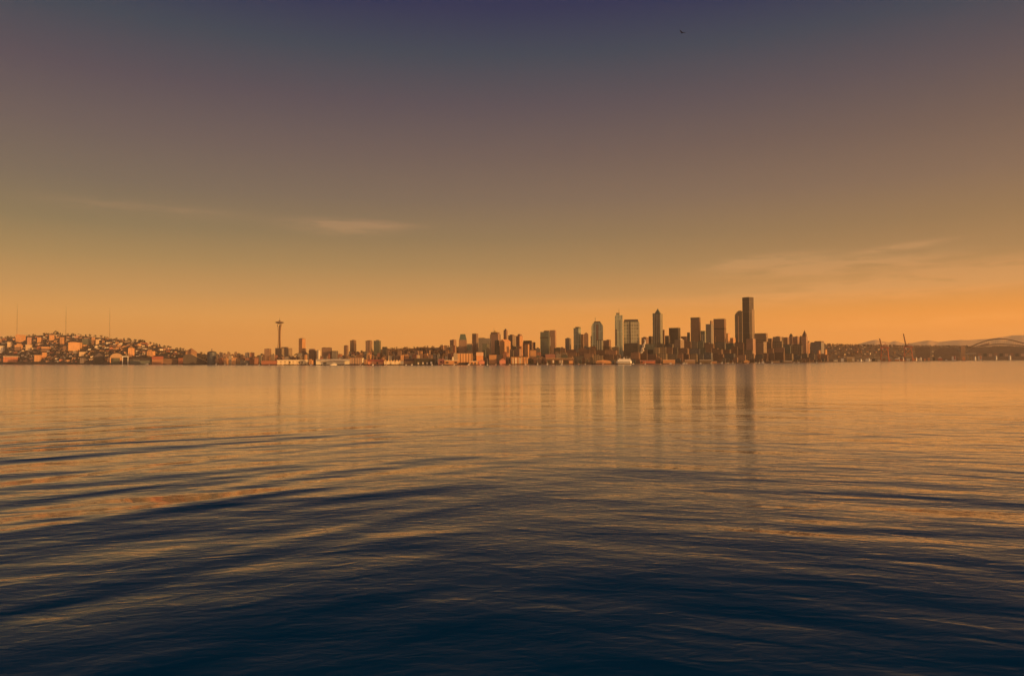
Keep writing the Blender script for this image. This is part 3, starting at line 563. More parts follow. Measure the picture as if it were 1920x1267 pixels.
# ------------------------------------------------------------------ left hill: the buildings that can be told apart
HB = [  # x0 xs x1 ytop off mat angle name label
 (-4, 5, 8.5, 648.5, 500, 'hwhite', 25, 'apartment_block', 'bright cream block at the very edge of the hillside town', ()),
 (28.5, 41, 47.5, 628, 1050, 'horange', 25, 'apartment_block', 'large orange apartment block on the hilltop below a radio mast', [('box', 'penthouse', .0, .25, .2, .8, 626.5, 'horange')]),
 (50.5, 57, 59.5, 632.3, 950, 'hrose', 22, 'apartment_block', 'tall pinkish block next to the orange hilltop apartments', ()),
 (69, 76, 79.5, 632.3, 900, 'horange', 25, 'apartment_block', 'square orange block halfway along the hilltop with dark trees around', ()),
 (91.5, 99, 101.5, 628, 1020, 'horange', 25, 'apartment_block', 'orange block with a dark hipped roof on the crest of the hill', [('taper', 'hip_roof', 0, 1, 0, 1, 624.5, .3, roofb)]),
 (111.5, 117, 120, 632, 880, 'horange', 30, 'apartment_block', 'tall yellow-orange block in front of the big hilltop tree', ()),
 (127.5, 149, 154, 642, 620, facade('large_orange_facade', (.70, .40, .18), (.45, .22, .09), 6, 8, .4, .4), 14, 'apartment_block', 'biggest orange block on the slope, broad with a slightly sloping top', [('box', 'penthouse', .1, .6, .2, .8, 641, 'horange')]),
 (153.5, 168, 171, 634.8, 860, 'green', 14, 'office_block', 'dark glass block beside an orange pillar-like tower', [('box', 'roof_plant', .2, .8, .2, .8, 633.4, 'hrose')]),
 (171.3, 175.5, 177.7, 632.6, 850, 'horange', 25, 'apartment_tower', 'bright orange pillar-like tower beside the dark glass block', ()),
 (179, 183.3, 185.5, 636.3, 820, 'hcream', 25, 'apartment_tower', 'pale tower standing just downhill of the orange pillar-like tower', ()),
 (117.5, 124, 126.5, 648.5, 520, 'horange', 25, 'house', 'orange box house left of the biggest orange block', ()),
 (77, 91, 95, 650, 520, 'horange', 15, 'apartment_block', 'long orange terrace block across the middle of the slope', ()),
 (78.5, 85, 88, 660.5, 300, 'horange', 25, 'house', 'yellow-orange house under the long orange terrace block', ()),
 (47.5, 56, 60, 646, 560, 'hcream', 25, 'house', 'pale peach house on the slope below the pinkish block', ()),
 (13, 21, 24, 641, 640, 'hcream', 25, 'house', 'pale gold house among dark trees near the hill edge', [('gable', 'gable_roof', 638.8, 'x', roofb)]),
 (27, 38, 43, 646.5, 520, 'horange', 25, 'house', 'orange house with a stepped roof below the hilltop apartments', [('box', 'upper_storeys', .3, .8, .1, .9, 643.8, 'horange')]),
 (148, 157, 160.5, 659.5, 330, 'hcream', 25, 'apartment_block', 'golden block low on the slope under the biggest orange block', ()),
 (150, 158, 160.5, 671, 60, 'hcream', 22, 'shed', 'golden waterside shed below the golden block', ()),
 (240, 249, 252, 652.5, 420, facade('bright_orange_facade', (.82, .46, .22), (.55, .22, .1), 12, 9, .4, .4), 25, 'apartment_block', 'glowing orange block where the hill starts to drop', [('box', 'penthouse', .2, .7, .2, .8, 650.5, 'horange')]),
 (334.5, 342, 345, 671, 90, 'hred', 30, 'brick_building', 'reddish brick building beside the dark gabled warehouse', ()),
 (275, 286, 291, 658, 420, 'horange', 30, 'apartment_block', 'cluster-like orange block at the foot of the falling ridge', [('box', 'upper_storeys', .1, .5, .2, .8, 655.5, 'horange')]),
 (64, 76, 80, 665.5, 120, 'horange', 15, 'warehouse', 'orange slatted warehouse on the shore under the long terrace block', ()),
 (6, 33, 37, 669, 150, 'hred', 8, 'warehouse', 'long low warehouse with a pale roof line at the hill edge shore', [('box', 'roof_edge', -.02, 1.02, -.02, 1.02, 667.6, roofc)]),
]
HBASE = [660, 641, 646, 642, 638, 646, 657, 646, 646, 646, 658, 658, 671, 656, 650, 656, 667, 680, 669, 681.5, 668, 677, 678]
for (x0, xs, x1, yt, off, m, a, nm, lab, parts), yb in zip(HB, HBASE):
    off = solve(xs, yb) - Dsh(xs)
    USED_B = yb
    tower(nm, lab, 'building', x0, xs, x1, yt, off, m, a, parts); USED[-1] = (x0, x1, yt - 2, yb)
# sheds, tanks and yards along the far shore
def shed(name, label, x0, x1, yt, yb, off, mat, rmat, kind='flat', depth=40, parts=(), cat='building', z0=None, group=None):
    """a low waterside building: walls, a roof of its own shape, then doors, bays and the like (name, px0, px1, ytop, ybase, material)"""
    xm = (x0 + x1) / 2; D = Dsh(xm) + off; c = at(xm, 670, D); th = math.atan2(c.x, c.y)
    g = ground(xm, D) - .5 if z0 is None else z0
    rt = empty(name, (c.x, c.y, g), -th); rad = math.hypot(c.x, c.y)
    def lx(x): return rad * math.tan(math.atan(tanx(x)) - th)
    def lz(y): return zat(xm, y, D) - g
    a, b = lx(x0), lx(x1); H = lz(yt); e = 1.0
    if kind == 'flat':
        MB().box(a, b, 0, depth, 0, H - 1.6).build('wall', mat, rt); MB().box(a - e, b + e, -e, depth + e, H - 1.59, H).build('roof', rmat, rt); ze = H - 1.6
    elif kind in ('gx', 'gy'):
        ze = H * .62
        MB().box(a, b, 0, depth, 0, ze).build('wall', mat, rt); MB().gable(a - e, b + e, -e, depth + e, ze + .01, H, kind[1]).build('roof', rmat, rt)
    elif kind == 'saw':
        ze = H * .66; n = max(3, int((x1 - x0) / 5)); st = (b - a) / n
        MB().box(a, b, 0, depth, 0, ze).build('wall', mat, rt)
        for i in range(n): MB().gable(a + i * st + .1, a + (i + 1) * st - .1, -e, depth + e, ze + .01, H, 'y').build('roof_gable', rmat, rt)
    elif kind == 'vault':
        ze = H * .5
        MB().box(a, b, 0, depth, 0, ze).build('wall', mat, rt)
        pr = [(a + (b - a) * (.5 - .5 * math.cos(math.pi * i / 10)), ze + .01 + (H - ze) * math.sin(math.pi * i / 10)) for i in range(11)]
        MB().extr(pr, -e, depth + e).build('vaulted_roof', rmat, rt)
    for pn, p0, p1, ya, yb_, m in parts:
        MB().box(lx(p0), lx(p1), -1.4, -.02, max(lz(yb_), .3), min(lz(ya), ze - .2) if pn not in ('tower', 'chimney') else lz(ya)).build(pn, m, rt)
    USED.append((x0, x1, yt, 690))
    return tag(rt, label, cat, group)
sheds = [
 ('warehouse', 'shed with a curved peach-coloured roof above the dark green shore box', 206, 231, 662, 671, 160, boardo, plain('peach_roof', (.5, .34, .2)), 'vault', 60, ()),
 ('warehouse', 'dark green boxy waterside building under the curved peach-coloured roof', 208, 225, 671, 680, 30, plain('dark_green_cladding', (.10, .11, .085)), roofd, 'flat', 40, ()),
 ('warehouse', 'dark sloping-roofed hall between golden block and curved shed', 176, 195.5, 661, 674, 120, darkwood, plain('purple_slate_roof', (.09, .07, .075)), 'gy', 50, ()),
 ('warehouse', 'dark blue-green low terminal on the shore under the glowing orange block', 243, 283, 671.5, 680, 40, plain('slate_green_cladding', (.09, .105, .105)), roofd, 'gx', 50, (('window_band', 250, 262, 674, 675.5, whitep),)),
 ('warehouse', 'reddish low shed between the dark terminal and the brick building', 285, 306, 668, 680, 60, plain('rust_boards', (.36, .17, .09)), roofr, 'gx', 50, ()),
 ('warehouse', 'brown warehouse beside the brick building on the shore', 306, 333, 672, 681, 50, plain('brown_boards', (.2, .12, .08)), roofb, 'flat', 40, ()),
 ('gabled_hall', 'brown gabled hall on the slope above the huge dark pile shed', 348, 369, 652.3, 662, 420, plain('brown_hall_wall', (.36, .2, .11)), plain('brown_hall_roof', (.3, .17, .1)), 'gy', 50, ()),
 ('storage_shed', 'long pale orange quay shed left of the brightest cream shed', 519.5, 577, 674.6, 681.5, 10, F['shed'], roofc, 'flat', 40, (('door', 542.5, 544.5, 677, 681, darkwood), ('door', 560, 562, 677.5, 681, darkwood), ('door', 566, 567.5, 677.5, 681, darkwood))),
 ('storage_shed', 'dark red low shed at the end of the pale orange quay shed', 490, 519, 675.5, 682, 20, plain('dark_red_boards', (.3, .12, .08)), roofb, 'flat', 40, ()),
 ('quay_shed', 'brightest long cream shed on the waterfront near the white launch', 592.5, 655.8, 673, 681, 20, creamb, plain('bright_cream_roof', (.85, .76, .56), .7, .1), 'gx', 60, (('lower_band', 600, 650, 677, 678, plain('tan_band', (.55, .4, .2))), ('door', 606, 612, 679.5, 682, darkwood))),
 ('quay_building', 'columned dusky building beside the brightest cream shed', 656.5, 681, 670.5, 681.5, 40, F['ribb'], plain('dusky_roof', (.3, .17, .12)), 'flat', 40, (('end_pier', 679, 682, 670, 680, creamb),)),
 ('quay_shed', 'red-orange pier shed before the even pair of towers', 689.5, 719.5, 674, 682.5, 10, plain('red_orange_boards', (.6, .25, .13)), roofr, 'gx', 50, (('door', 706, 709, 679, 682, darkwood),)),
 ('quay_shed', 'bright cream pier shed with a zigzag row of gables', 720.5, 757.5, 674.3, 682.5, 0, F['shed'], plain('zigzag_roof', (.8, .55, .3)), 'saw', 60, ()),
 ('quay_building', 'brown shingled pier building next to the zigzag cream shed', 758, 776, 672, 683, 20, plain('brown_shingle', (.34, .2, .12)), roofb, 'gx', 40, ()),
 ('pier_hall', 'dark pier hall with a row of pale round-headed openings', 776.5, 815, 671.5, 683.5, 10, darkwood, plain('dark_lilac_roof', (.16, .12, .12)), 'flat', 60, (('opening', 783, 786, 679, 683, roofc), ('opening', 791.5, 794.5, 679, 683, roofc), ('opening', 799.5, 802.5, 679, 683, roofc), ('opening', 807, 810, 678, 683, whitep))),
 ('pier_shed', 'salmon pier shed with one dark doorway', 822, 833, 673, 681.5, 0, salmon, salmon, 'gx', 40, (('door', 825.5, 828.5, 676, 680, darkwood),)),
 ('pier_shed', 'long cream-roofed pier shed with a little lookout turret', 833.5, 860, 675, 683, 0, boardo, roofc, 'flat', 40, (('door', 836, 841, 678, 681, darkwood), ('door', 852, 857, 678, 681, darkwood), ('tower', 848, 850.5, 669, 676, creamb))),
 ('warehouse', 'ribbed orange warehouse set back behind the lookout turret pier', 858.5, 886, 662.3, 675, 190, F['ribo'], plain('warm_roof', (.5, .34, .2)), 'flat', 60, ()),
 ('pier_shed', 'low orange waterfront restaurant shed with pale eaves', 880, 897, 676.8, 683.5, 0, boardo, roofc, 'flat', 30, (('door', 884, 886, 679, 683, darkwood), ('door', 890, 892, 679, 683, darkwood))),
 ('pier_shed', 'rosy red gabled pier shed beside the low orange shed', 897.5, 908.5, 674, 683, 5, salmon, plain('rose_roof', (.5, .22, .16)), 'gy', 50, ()),
 ('warehouse', 'orange sunlit building on the rise behind the rosy gabled shed', 893.3, 906, 660.3, 669, 240, plain('sunny_boards', (.75, .36, .16)), plain('sunny_roof', (.8, .5, .28)), 'gx', 30, ()),
 ('quay_building', 'brown-orange waterfront block behind the small white sailboat', 917, 931, 664.5, 682, 60, F['orange'], roofb, 'flat', 30, ()),
 ('pier_shed', 'salmon gable-fronted pier shed by the small red-hulled boat', 936.5, 948, 671.5, 683, 0, salmon, plain('rose_roof', (.5, .22, .16)), 'gy', 50, ()),
 ('quay_building', 'orange waterfront building with cream upright stripes', 958, 990, 668.5, 683, 20, F['ribo'], roofb, 'flat', 50, (('pale_stripe', 961, 963, 671, 682, creamb), ('pale_stripe', 966, 968.5, 671, 682, creamb), ('pale_stripe', 974, 976, 671, 682, creamb), ('pale_stripe', 982, 985, 672, 682, boardo))),
 ('quay_building', 'orange-brown lit block stepped above the striped building', 994.5, 1005.5, 655.8, 668, 230, F['orange'], roofb, 'flat', 30, ()),
 ('pier_hall', 'low pier hall under a dull red roof', 1023, 1040.5, 663.8, 670, 170, F['red'], plain('dull_red_roof', (.42, .2, .14)), 'gx', 40, ()),
 ('pier_hall', 'long aquarium-like pier with pale posts and a thin bright eave', 1024, 1076, 671.5, 683, 10, plain('pier_brown_boards', (.2, .115, .07)), plain('bright_eave_roof', (.6, .42, .26)), 'flat', 60, (('pale_post', 1036, 1038.7, 675, 680.5, roofc), ('pale_post', 1049.3, 1051, 675, 680.5, roofc), ('pale_post', 1053, 1055, 675, 680.5, roofc), ('bay', 1026, 1033, 675, 682, darkwood), ('bay', 1041, 1047, 675.5, 682, darkwood), ('bay', 1058, 1065, 675, 682, darkwood), ('bay', 1067, 1074, 676, 682, boardo))),
 ('ferry_shed', 'bright orange shed close by the bow of the white ferry', 1117, 1146, 675, 682, 0, boardo, plain('bright_orange_roof', (.8, .42, .2)), 'vault', 40, ()),
 ('pier_shed', 'low red pier shed just beyond the stern of the ferry', 1200.5, 1228.5, 675, 681.7, 0, plain('pier_red', (.6, .2, .11)), plain('pier_red_roof', (.6, .28, .17)), 'gx', 40, (('door', 1202, 1205, 677, 680, darkwood),)),
 ('pier_shed', 'orange shed under a wide cream roof, below the pyramid tower', 1243, 1265.5, 674, 681.5, 0, boardo, plain('wide_cream_roof', (.85, .6, .38)), 'flat', 40, (('door', 1240, 1243, 677, 681, darkwood),)),
 ('pier_shed', 'tan hipped pier roof left of the long olive shed', 1284, 1303, 674, 681, 5, plain('tan_boards', (.42, .28, .17)), plain('tan_hip_roof', (.55, .38, .24)), 'gx', 40, ()),
 ('pier_shed', 'long olive-roofed shed below the belted bronze tower', 1312, 1334, 673.8, 681, 10, plain('olive_boards', (.2, .15, .09)), plain('olive_roof', (.42, .33, .2)), 'gx', 40, ()),
 ('pier_shed', 'small tan shed joined to the long olive-roofed shed', 1334.3, 1344, 677, 681, 0, boardo, plain('tan_hip_roof', (.55, .38, .24)), 'gx', 30, ()),
 ('pier_shed', 'small golden shed floating low under the tallest tower', 1394.5, 1405, 674.8, 679.6, -30, boardo, plain('golden_roof', (.85, .5, .2)), 'gy', 30, ()),
 ('jetty_shed', 'thin tan jetty shed right of the small white tug', 1446, 1461, 677.2, 680.4, -10, plain('tan_boards', (.42, .28, .17)), plain('jetty_roof', (.5, .34, .22)), 'flat', 30, ()),
 ('jetty_shed', 'slim pale jetty shed under the spired old tower', 1470.5, 1485, 676.6, 679, -10, plain('tan_boards', (.42, .28, .17)), whitep, 'flat', 20, ()),
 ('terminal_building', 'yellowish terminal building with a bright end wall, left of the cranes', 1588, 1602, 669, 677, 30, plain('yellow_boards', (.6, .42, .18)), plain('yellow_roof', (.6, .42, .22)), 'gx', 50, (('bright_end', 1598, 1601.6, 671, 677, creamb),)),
 ('warehouse', 'long dark warehouse with a pale roof edge between the cranes and arched depot', 1716, 1744, 650.5, 668, 500, plain('dusk_brown_cladding', (.26, .17, .11), .8, .4, .03), plain('dusk_roof', (.3, .2, .14)), 'flat', 120, ()),
 ('depot', 'big dark depot with a low vaulted roof left of the stadium', 1750, 1800, 651.5, 672, 300, plain('dusk_brown_cladding', (.26, .17, .11), .8, .4, .03), plain('depot_roof', (.26, .17, .115)), 'vault', 140, ()),
 ('building_end', 'small sunlit orange end block between the depot and the stadium', 1802, 1810.5, 648, 664, 450, F['orange'], roofb, 'flat', 60, ()),
 ('container_shed', 'white and red quay hut in front of the arched depot', 1784.5, 1792.5, 667.5, 674.5, 10, whitep, orangep, 'flat', 30, (('red_panel', 1788.5, 1791.5, 668, 674, redp),)),
 ('container_shed', 'white and orange hut on the quay under the stadium', 1833.5, 1841.5, 667, 673, 10, whitep, orangep, 'flat', 30, (('orange_panel', 1837, 1840.5, 668, 673, orangep),)),
]
for a in sheds:
    nm, lab, x0, x1, yt, yb, off, m, rm, kind, dep, parts = a
    shed(nm, lab, x0, x1, yt, yb, off, m, rm, kind, dep, parts)
# the huge dark covered pile and the blue tank
def pile_shed():
    xm, D = 372, Dsh(372) + 60; c = at(xm, 670, D); th = math.atan2(c.x, c.y); rt = empty('storage_shed', (c.x, c.y, 3), -th); rad = math.hypot(c.x, c.y)
    lp = lambda x, y: (rad * math.tan(math.atan(tanx(x)) - th), max(zat(xm, y, D) - 3, 0))
    MB().extr([lp(343, 682), lp(343, 668), lp(348, 664.5), lp(357, 664), lp(362, 665.5), lp(392, 680), lp(392, 682)], 0, 90).build('wall', plain('dark_slate_sheeting', (.085, .07, .065)), rt)
    MB().extr([lp(360, 663.6), lp(391.5, 678.8), lp(391.5, 679.9), lp(361, 665.1)], -2, 92).build('roof_edge', plain('pale_roof_edge', (.6, .42, .22)), rt)
    USED.append((343, 393, 664, 690)); tag(rt, 'huge dark pile shed with a pale slanting roof edge', 'building')
pile_shed()
def tank():
    xm, D = 397.3, Dsh(397) + 130; c = at(xm, 670, D); m = D / FPX * 1.1; H = zat(xm, 660, D) - 3
    rt = empty('storage_tank', (c.x, c.y, 3)); tag(rt, 'round dark blue storage tank right of the pile shed', 'tank')
    MB().lathe([(7.2 * m, 0), (7.2 * m, H)], 28).build('wall', plain('dark_blue_steel', (.07, .08, .10), .5), rt, False)
    MB().lathe([(7.3 * m, H + .01), (4 * m, H + 4), (1 * m, H + 6)], 28).build('roof', plain('dark_tank_roof', (.09, .075, .06), .6), rt)
    MB().lathe([(2.6, H + 6), (2.6, H + 13), (4.2, H + 15), (.5, H + 18)], 12).build('vent', mastm, rt); USED.append((389, 405, 657, 690))
tank()
def gantry():
    xm, D = 235, Dsh(235) + 15; c = at(xm, 670, D); m = D / FPX; H = zat(xm, 669, D) - 3; th = math.atan2(c.x, c.y)
    rt = empty('loading_gantry', (c.x, c.y, 3), -th); tag(rt, 'white loading gantry frame on the shore by the curved shed', 'gantry')
    for s in (-1, 1): MB().box(s * 4.5 * m - 2, s * 4.5 * m + 2, 0, 4, 0, H).build('leg', whitep, rt)
    MB().box(-4.5 * m - 3, 4.5 * m + 3, -.5, 4.5, H + .01, H + 5).build('crossbeam', whitep, rt); USED.append((230, 240, 668, 690))
gantry()
# ------------------------------------------------------------------ boats
def ferry():
    xm = 1169.8; D = Dsh(xm) - 60; c = at(xm, 670, D); th = math.atan2(c.x, c.y); m = D / FPX
    rt = empty('ferry', (c.x, c.y, 0), -th); tag(rt, 'white double-ended ferry crossing in front of the city', 'ferry')
    L = 14.6 * m; z = lambda y: zat(xm, y, D)
    hull = [(-L, 0), (-L * .8, -7), (L * .8, -7), (L, 0), (L * .8, 7), (-L * .8, 7)]
    MB().prism([(x * .95, y * .9) for x, y in hull], -1, z(680.5), hull).build('hull', plain('ferry_dark_hull', (.25, .2, .13), .4), rt)
    MB().prism([(x * .99, y) for x, y in hull], z(680.5) + .01, z(676.8)).build('car_deck', whitep, rt)
    mb = MB()
    for i in range(14): mb.box(-L * .8 + i * L * .115, -L * .8 + i * L * .115 + 1.8, -7.25, -7.02, z(679.6), z(678))
    mb.build('window_band', darkglass, rt)
    MB().box(-L * .80, L * .93, -6, 6, z(676.8) + .02, z(674.2)).build('cabin_deck', whitep, rt)
    MB().box(-L * .45, L * .6, -5, 5, z(674.2) + .02, z(672.6)).build('upper_deck', whitep, rt)
    for s in (-.55, .72): MB().box(L * s - 3, L * s + 3, -4, 4, z(674.2) + .03, z(671.6)).build('wheelhouse', whitep, rt)
    MB().taper(L * .02 - 2.5, L * .02 + 2.5, -2.5, 2.5, z(672.6) + .02, z(669.5), .8).build('funnel', whitep, rt)
    for s, yt in ((-.76, 666.5), (.36, 667.5)): MB().tube((L * s, 0, z(674.5)), (L * s, 0, z(yt)), .6, .3).build('mast', whitep, rt)
ferry()
def launch(px, yb, wpx, hpx, off, label, hullm, group='small boats off the waterfront', mast=None, name='boat', cat='boat'):
    D = Dsh(px) + off; c = at(px, 670, D); th = math.atan2(c.x, c.y); m = D / FPX; rt = empty(name, (c.x, c.y, 0), -th); L = wpx / 2 * m; h = hpx * m
    MB().prism([(-L, 0), (-L * .6, -L * .22), (L * .9, -L * .22), (L * .9, L * .22), (-L * .6, L * .22)], -.4, h * .4, [(-L * 1.08, 0), (-L * .6, -L * .27), (L * .95, -L * .27), (L * .95, L * .27), (-L * .6, L * .27)]).build('hull', hullm, rt)
    MB().taper(-L * .35, L * .75, -L * .2, L * .2, h * .4 + .01, h, .8).build('cabin', whitep, rt)
    MB().taper(-L * .30, L * .70, -L * .215, L * .215, h * .58, h * .8, .98).build('window_band', darkglass, rt)
    if mast: MB().tube((-L * .1, 0, h * .9), (-L * .1, 0, mast * m), .35, .2).build('mast', whitep, rt)
    return tag(rt, label, cat, group)
launch(625.5, 686, 13, 5, -120, 'bright white excursion boat below the brightest cream shed', creamb)
launch(913.8, 684, 2.6, 2.6, -60, 'small white sailboat with a bare mast off the brown-orange block', whitep, mast=12)
launch(939, 684, 3, 2.6, -60, 'small red-hulled boat off the salmon gabled shed', salmon)
launch(1282, 682, 6, 3.2, -40, 'white motor yacht moored left of the tan hipped pier roof', whitep)
launch(1287, 683.5, 2.6, 2, -70, 'tiny white dinghy just outside the moored motor yacht', whitep)
launch(1353.5, 681, 3.8, 3.6, -40, 'white cabin cruiser right of the small tan shed', whitep)
launch(1364.5, 680, 5, 2.2, -25, 'low pale boat between the cabin cruiser and the golden shed', roofc)
launch(1430.3, 680, 5, 5, -40, 'small white tug with a tall wheelhouse right of the golden shed', whitep, mast=8, name='tugboat', cat='tug')
launch(1416, 678, 8, 2, 0, 'long low pale barge moored behind the white tug', roofc, name='barge', cat='barge')
launch(810, 684, 3, 2, -30, 'small white workboat off the pier with round-headed openings', whitep)
launch(276, 680, 7, 2.6, -20, 'pale moored boat off the dark blue-green terminal', roofc)
# ------------------------------------------------------------------ steam plume
def steam():
    D = Dsh(1206) + 110; rnd = random.Random(3); mb_v, mb_f = [], []
    m = D / FPX
    for k in range(26):
        t = k / 25; px = 1203.5 + 6 * t + rnd.uniform(-2.2, 2.2) * (1 - .4 * abs(t - .4)); py = 661 - 24.5 * t; c = at(px, py, D + rnd.uniform(-6, 6)); r = (2.6 - 1.0 * t) * m * rnd.uniform(.6, 1.0)
        bm = bmesh.new(); bmesh.ops.create_icosphere(bm, subdivisions=2, radius=r); b = len(mb_v)
        for v in bm.verts:
            n = 1 + .35 * noise2(v.co.x / r * 2 + k, v.co.y / r * 2 + v.co.z / r)
            mb_v.append(tuple(c + v.co * n))
        mb_f += [tuple(b + v.index for v in f.verts) for f in bm.faces]; bm.free()
    mt, nt, out = newmat('steam_vapour')
    d = N(nt, 'ShaderNodeBsdfDiffuse'); d.inputs[0].default_value = (.85, .8, .74, 1); tr = N(nt, 'ShaderNodeBsdfTransparent'); tl = N(nt, 'ShaderNodeBsdfTranslucent'); tl.inputs[0].default_value = (.85, .8, .74, 1)
    a = N(nt, 'ShaderNodeMixShader'); a.inputs[0].default_value = .4; nt.links.new(d.outputs[0], a.inputs[1]); nt.links.new(tl.outputs[0], a.inputs[2])
    b = N(nt, 'ShaderNodeMixShader'); b.inputs[0].default_value = .9; nt.links.new(tr.outputs[0], b.inputs[1]); nt.links.new(a.outputs[0], b.inputs[2]); nt.links.new(b.outputs[0], out.inputs[0])
    tag(obj('steam', mb_v, mb_f, mt, None, None, True), 'sunlit plume of steam rising between dark blocks', 'steam', kind='stuff')
steam()
# ------------------------------------------------------------------ port cranes, stadium, gantry at the south end
def crane(px, yb, ytop_b, x_b0, x_b1, yk, body, label):
    D = Dsh(px) + 60; c = at(px, 670, D); th = math.atan2(c.x, c.y); m = D / FPX; z = lambda y: zat(px, y, D)
    rt = empty('quay_crane', (c.x, c.y, 3), -th); tag(rt, label, 'crane', 'red quay cranes'); w_ = body * m; lx = lambda x: (x - px) * m * 1.25
    H = z(yk) - 3
    for s in (-1, 1):
        for q in (0, 22): MB().tube((s * w_, q, 0), (s * w_ * .72, q, H * .75), 3.6, 3.0, 5).build('leg', redp, rt)
    mb = MB()
    for q in (0, 22):
        mb.tube((-w_, q, H * .3), (w_, q, H * .3), 2.6, 2.6, 5).tube((-w_ * .95, q, H * .3), (w_ * .75, q, H * .72), 2.2, 2.2, 5).tube((w_ * .95, q, H * .3), (-w_ * .75, q, H * .72), 2.2, 2.2, 5)
    mb.build('bracing', orangep, rt)
    MB().box(-w_ * 1.1, w_ * 1.2, 5, 17, H * .75 + .01, H * .75 + 8).build('girder', redp, rt)
    MB().box(w_ * .1, w_ * .85, 3, 19, H * .75 + 8.02, H * .75 + 20).build('machinery_house', plain('pale_crane_house', (.7, .4, .25)), rt)
    MB().box(-w_ * .8, -w_ * .3, 4, 12, H * .75 - 12, H * .75 - .01).build('cabin', whitep, rt)
    MB().tube((-w_ * .2, 11, H * .75 + 8), (w_ * .25, 11, H + 6), 2, 1.5, 5).build('frame_mast', redp, rt)
    MB().tube((lx(x_b1), 11, H * .75 + 4), (lx(x_b0), 11, z(ytop_b) - 3), 5.0, 4.0, 6).build('boom', plain('dark_red_boom', (.22, .08, .04), .6), rt)
    MB().box(lx(x_b0) - 4.5, lx(x_b0) + 4.5, 6, 16, z(ytop_b) - 5, z(ytop_b) - 1).build('boom_head', plain('dark_red_boom', (.22, .08, .04), .6), rt)
    USED.append((px - 10, px + 10, yk, 690))
crane(1659, 677, 635, 1652.6, 1655.5, 644.5, 7, 'red quay crane with a shorter raised boom')
crane(1703, 677, 626.2, 1697.4, 1700.8, 643.5, 7.5, 'red quay crane with the taller raised boom')
def stadium():
    xm = 1885; D = Dsh(xm) + 900; c = at(xm, 670, D); th = math.atan2(c.x, c.y); rt = empty('stadium', (c.x, c.y, 3), -th); rad = math.hypot(c.x, c.y)
    tag(rt, 'stadium with a great arched roof truss over dark stands', 'stadium'); lx = lambda x: rad * math.tan(math.atan(tanx(x)) - th); lz = lambda y: zat(xm, y, D) - 3
    up = [(1814, 652), (1822, 648.5), (1832, 644), (1843, 640), (1855, 636.6), (1866, 635), (1876, 634.6), (1888, 635.5), (1900, 638), (1912, 641.4), (1925, 645.2), (1940, 650), (1952, 654)]
    lo = [(1838, 648.3), (1850, 646.2), (1862, 645), (1876, 644.3), (1890, 645), (1904, 646.3), (1918, 648), (1930, 650)]
    body = [(1812, 676), (1812, 657), (1818, 653), (1838, 650.5), (1876, 648.6), (1915, 650.5), (1938, 653), (1958, 657), (1962, 676)]
    MB().extr([(lx(x), max(lz(y), 0)) for x, y in body], 0, 160).build('stands', plain('stadium_stands', (.24, .155, .105), .8, .45, .02), rt)
    for k in range(9): MB().box(lx(1834 + k * 10), lx(1840.5 + k * 10), -1.2, -.02, lz(668), lz(661.5 + (k % 3) * .8)).build('entrance_bay', (plain('stadium_brick', (.4, .2, .12)), darkwood, plain('stadium_panel', (.6, .4, .28)))[k % 3], rt)
    st = plain('stadium_steel', (.16, .09, .055), .6)
    for q, nm in ((8, 'arch_truss'), (120, 'arch_truss')):
        mb = MB()
        for (a, b), (e, d) in zip(up, up[1:]): mb.tube((lx(a), q, lz(b)), (lx(e), q, lz(d)), 4.2, 4.2, 6)
        mb.build(nm, st, rt)
        mb = MB()
        for (a, b), (e, d) in zip(lo, lo[1:]): mb.tube((lx(a), q, lz(b)), (lx(e), q, lz(d)), 3.2, 3.2, 6)
        mb.build('lower_chord', st, rt)
    mb = MB()
    for i in range(20):
        x = 1842 + i * 4.2; mb.tube((lx(x), 8, lz(interp(lo, x))), (lx(x), 8, lz(interp(up, x))), 1.0, 1.0, 4)
    mb.build('hanger_lattice', st, rt)
    pr = [(lx(x), lz(interp(lo, x) + 1.2)) for x in range(1838, 1931, 6)]
    MB().extr(pr + [(x, z - 5) for x, z in reversed(pr)], 6, 130).build('roof', plain('stadium_roof', (.75, .55, .4)), rt)
    pr = [(lx(x), lz(y)) for x, y in up[:6]]
    MB().extr([(lx(1830), lz(650))] + [(lx(1832), lz(647.5)), (lx(1856), lz(641.5)), (lx(1856), lz(644.5))], 20, 100).build('roof_panel', plain('stadium_panel', (.6, .4, .28)), rt)
    USED.append((1812, 1962, 634, 690))
stadium()
def yard_frame():
    px = 1819.5; D = Dsh(px) + 40; c = at(px, 670, D); th = math.atan2(c.x, c.y); m = D / FPX; H = zat(px, 662, D) - 3
    rt = empty('yard_gantry', (c.x, c.y, 3), -th); tag(rt, 'pale straddle gantry on the quay beside the stadium', 'gantry')
    for s in (-5, -1.5, 2.5, 5): MB().box(s * m - 1.6, s * m + 1.6, 0, 6, 0, H - 6).build('leg', plain('ochre_paint', (.45, .28, .12)), rt)
    MB().box(-9 * m, 9 * m, -1, 7, H - 5.9, H).build('crossbeam', roofc, rt)
yard_frame()
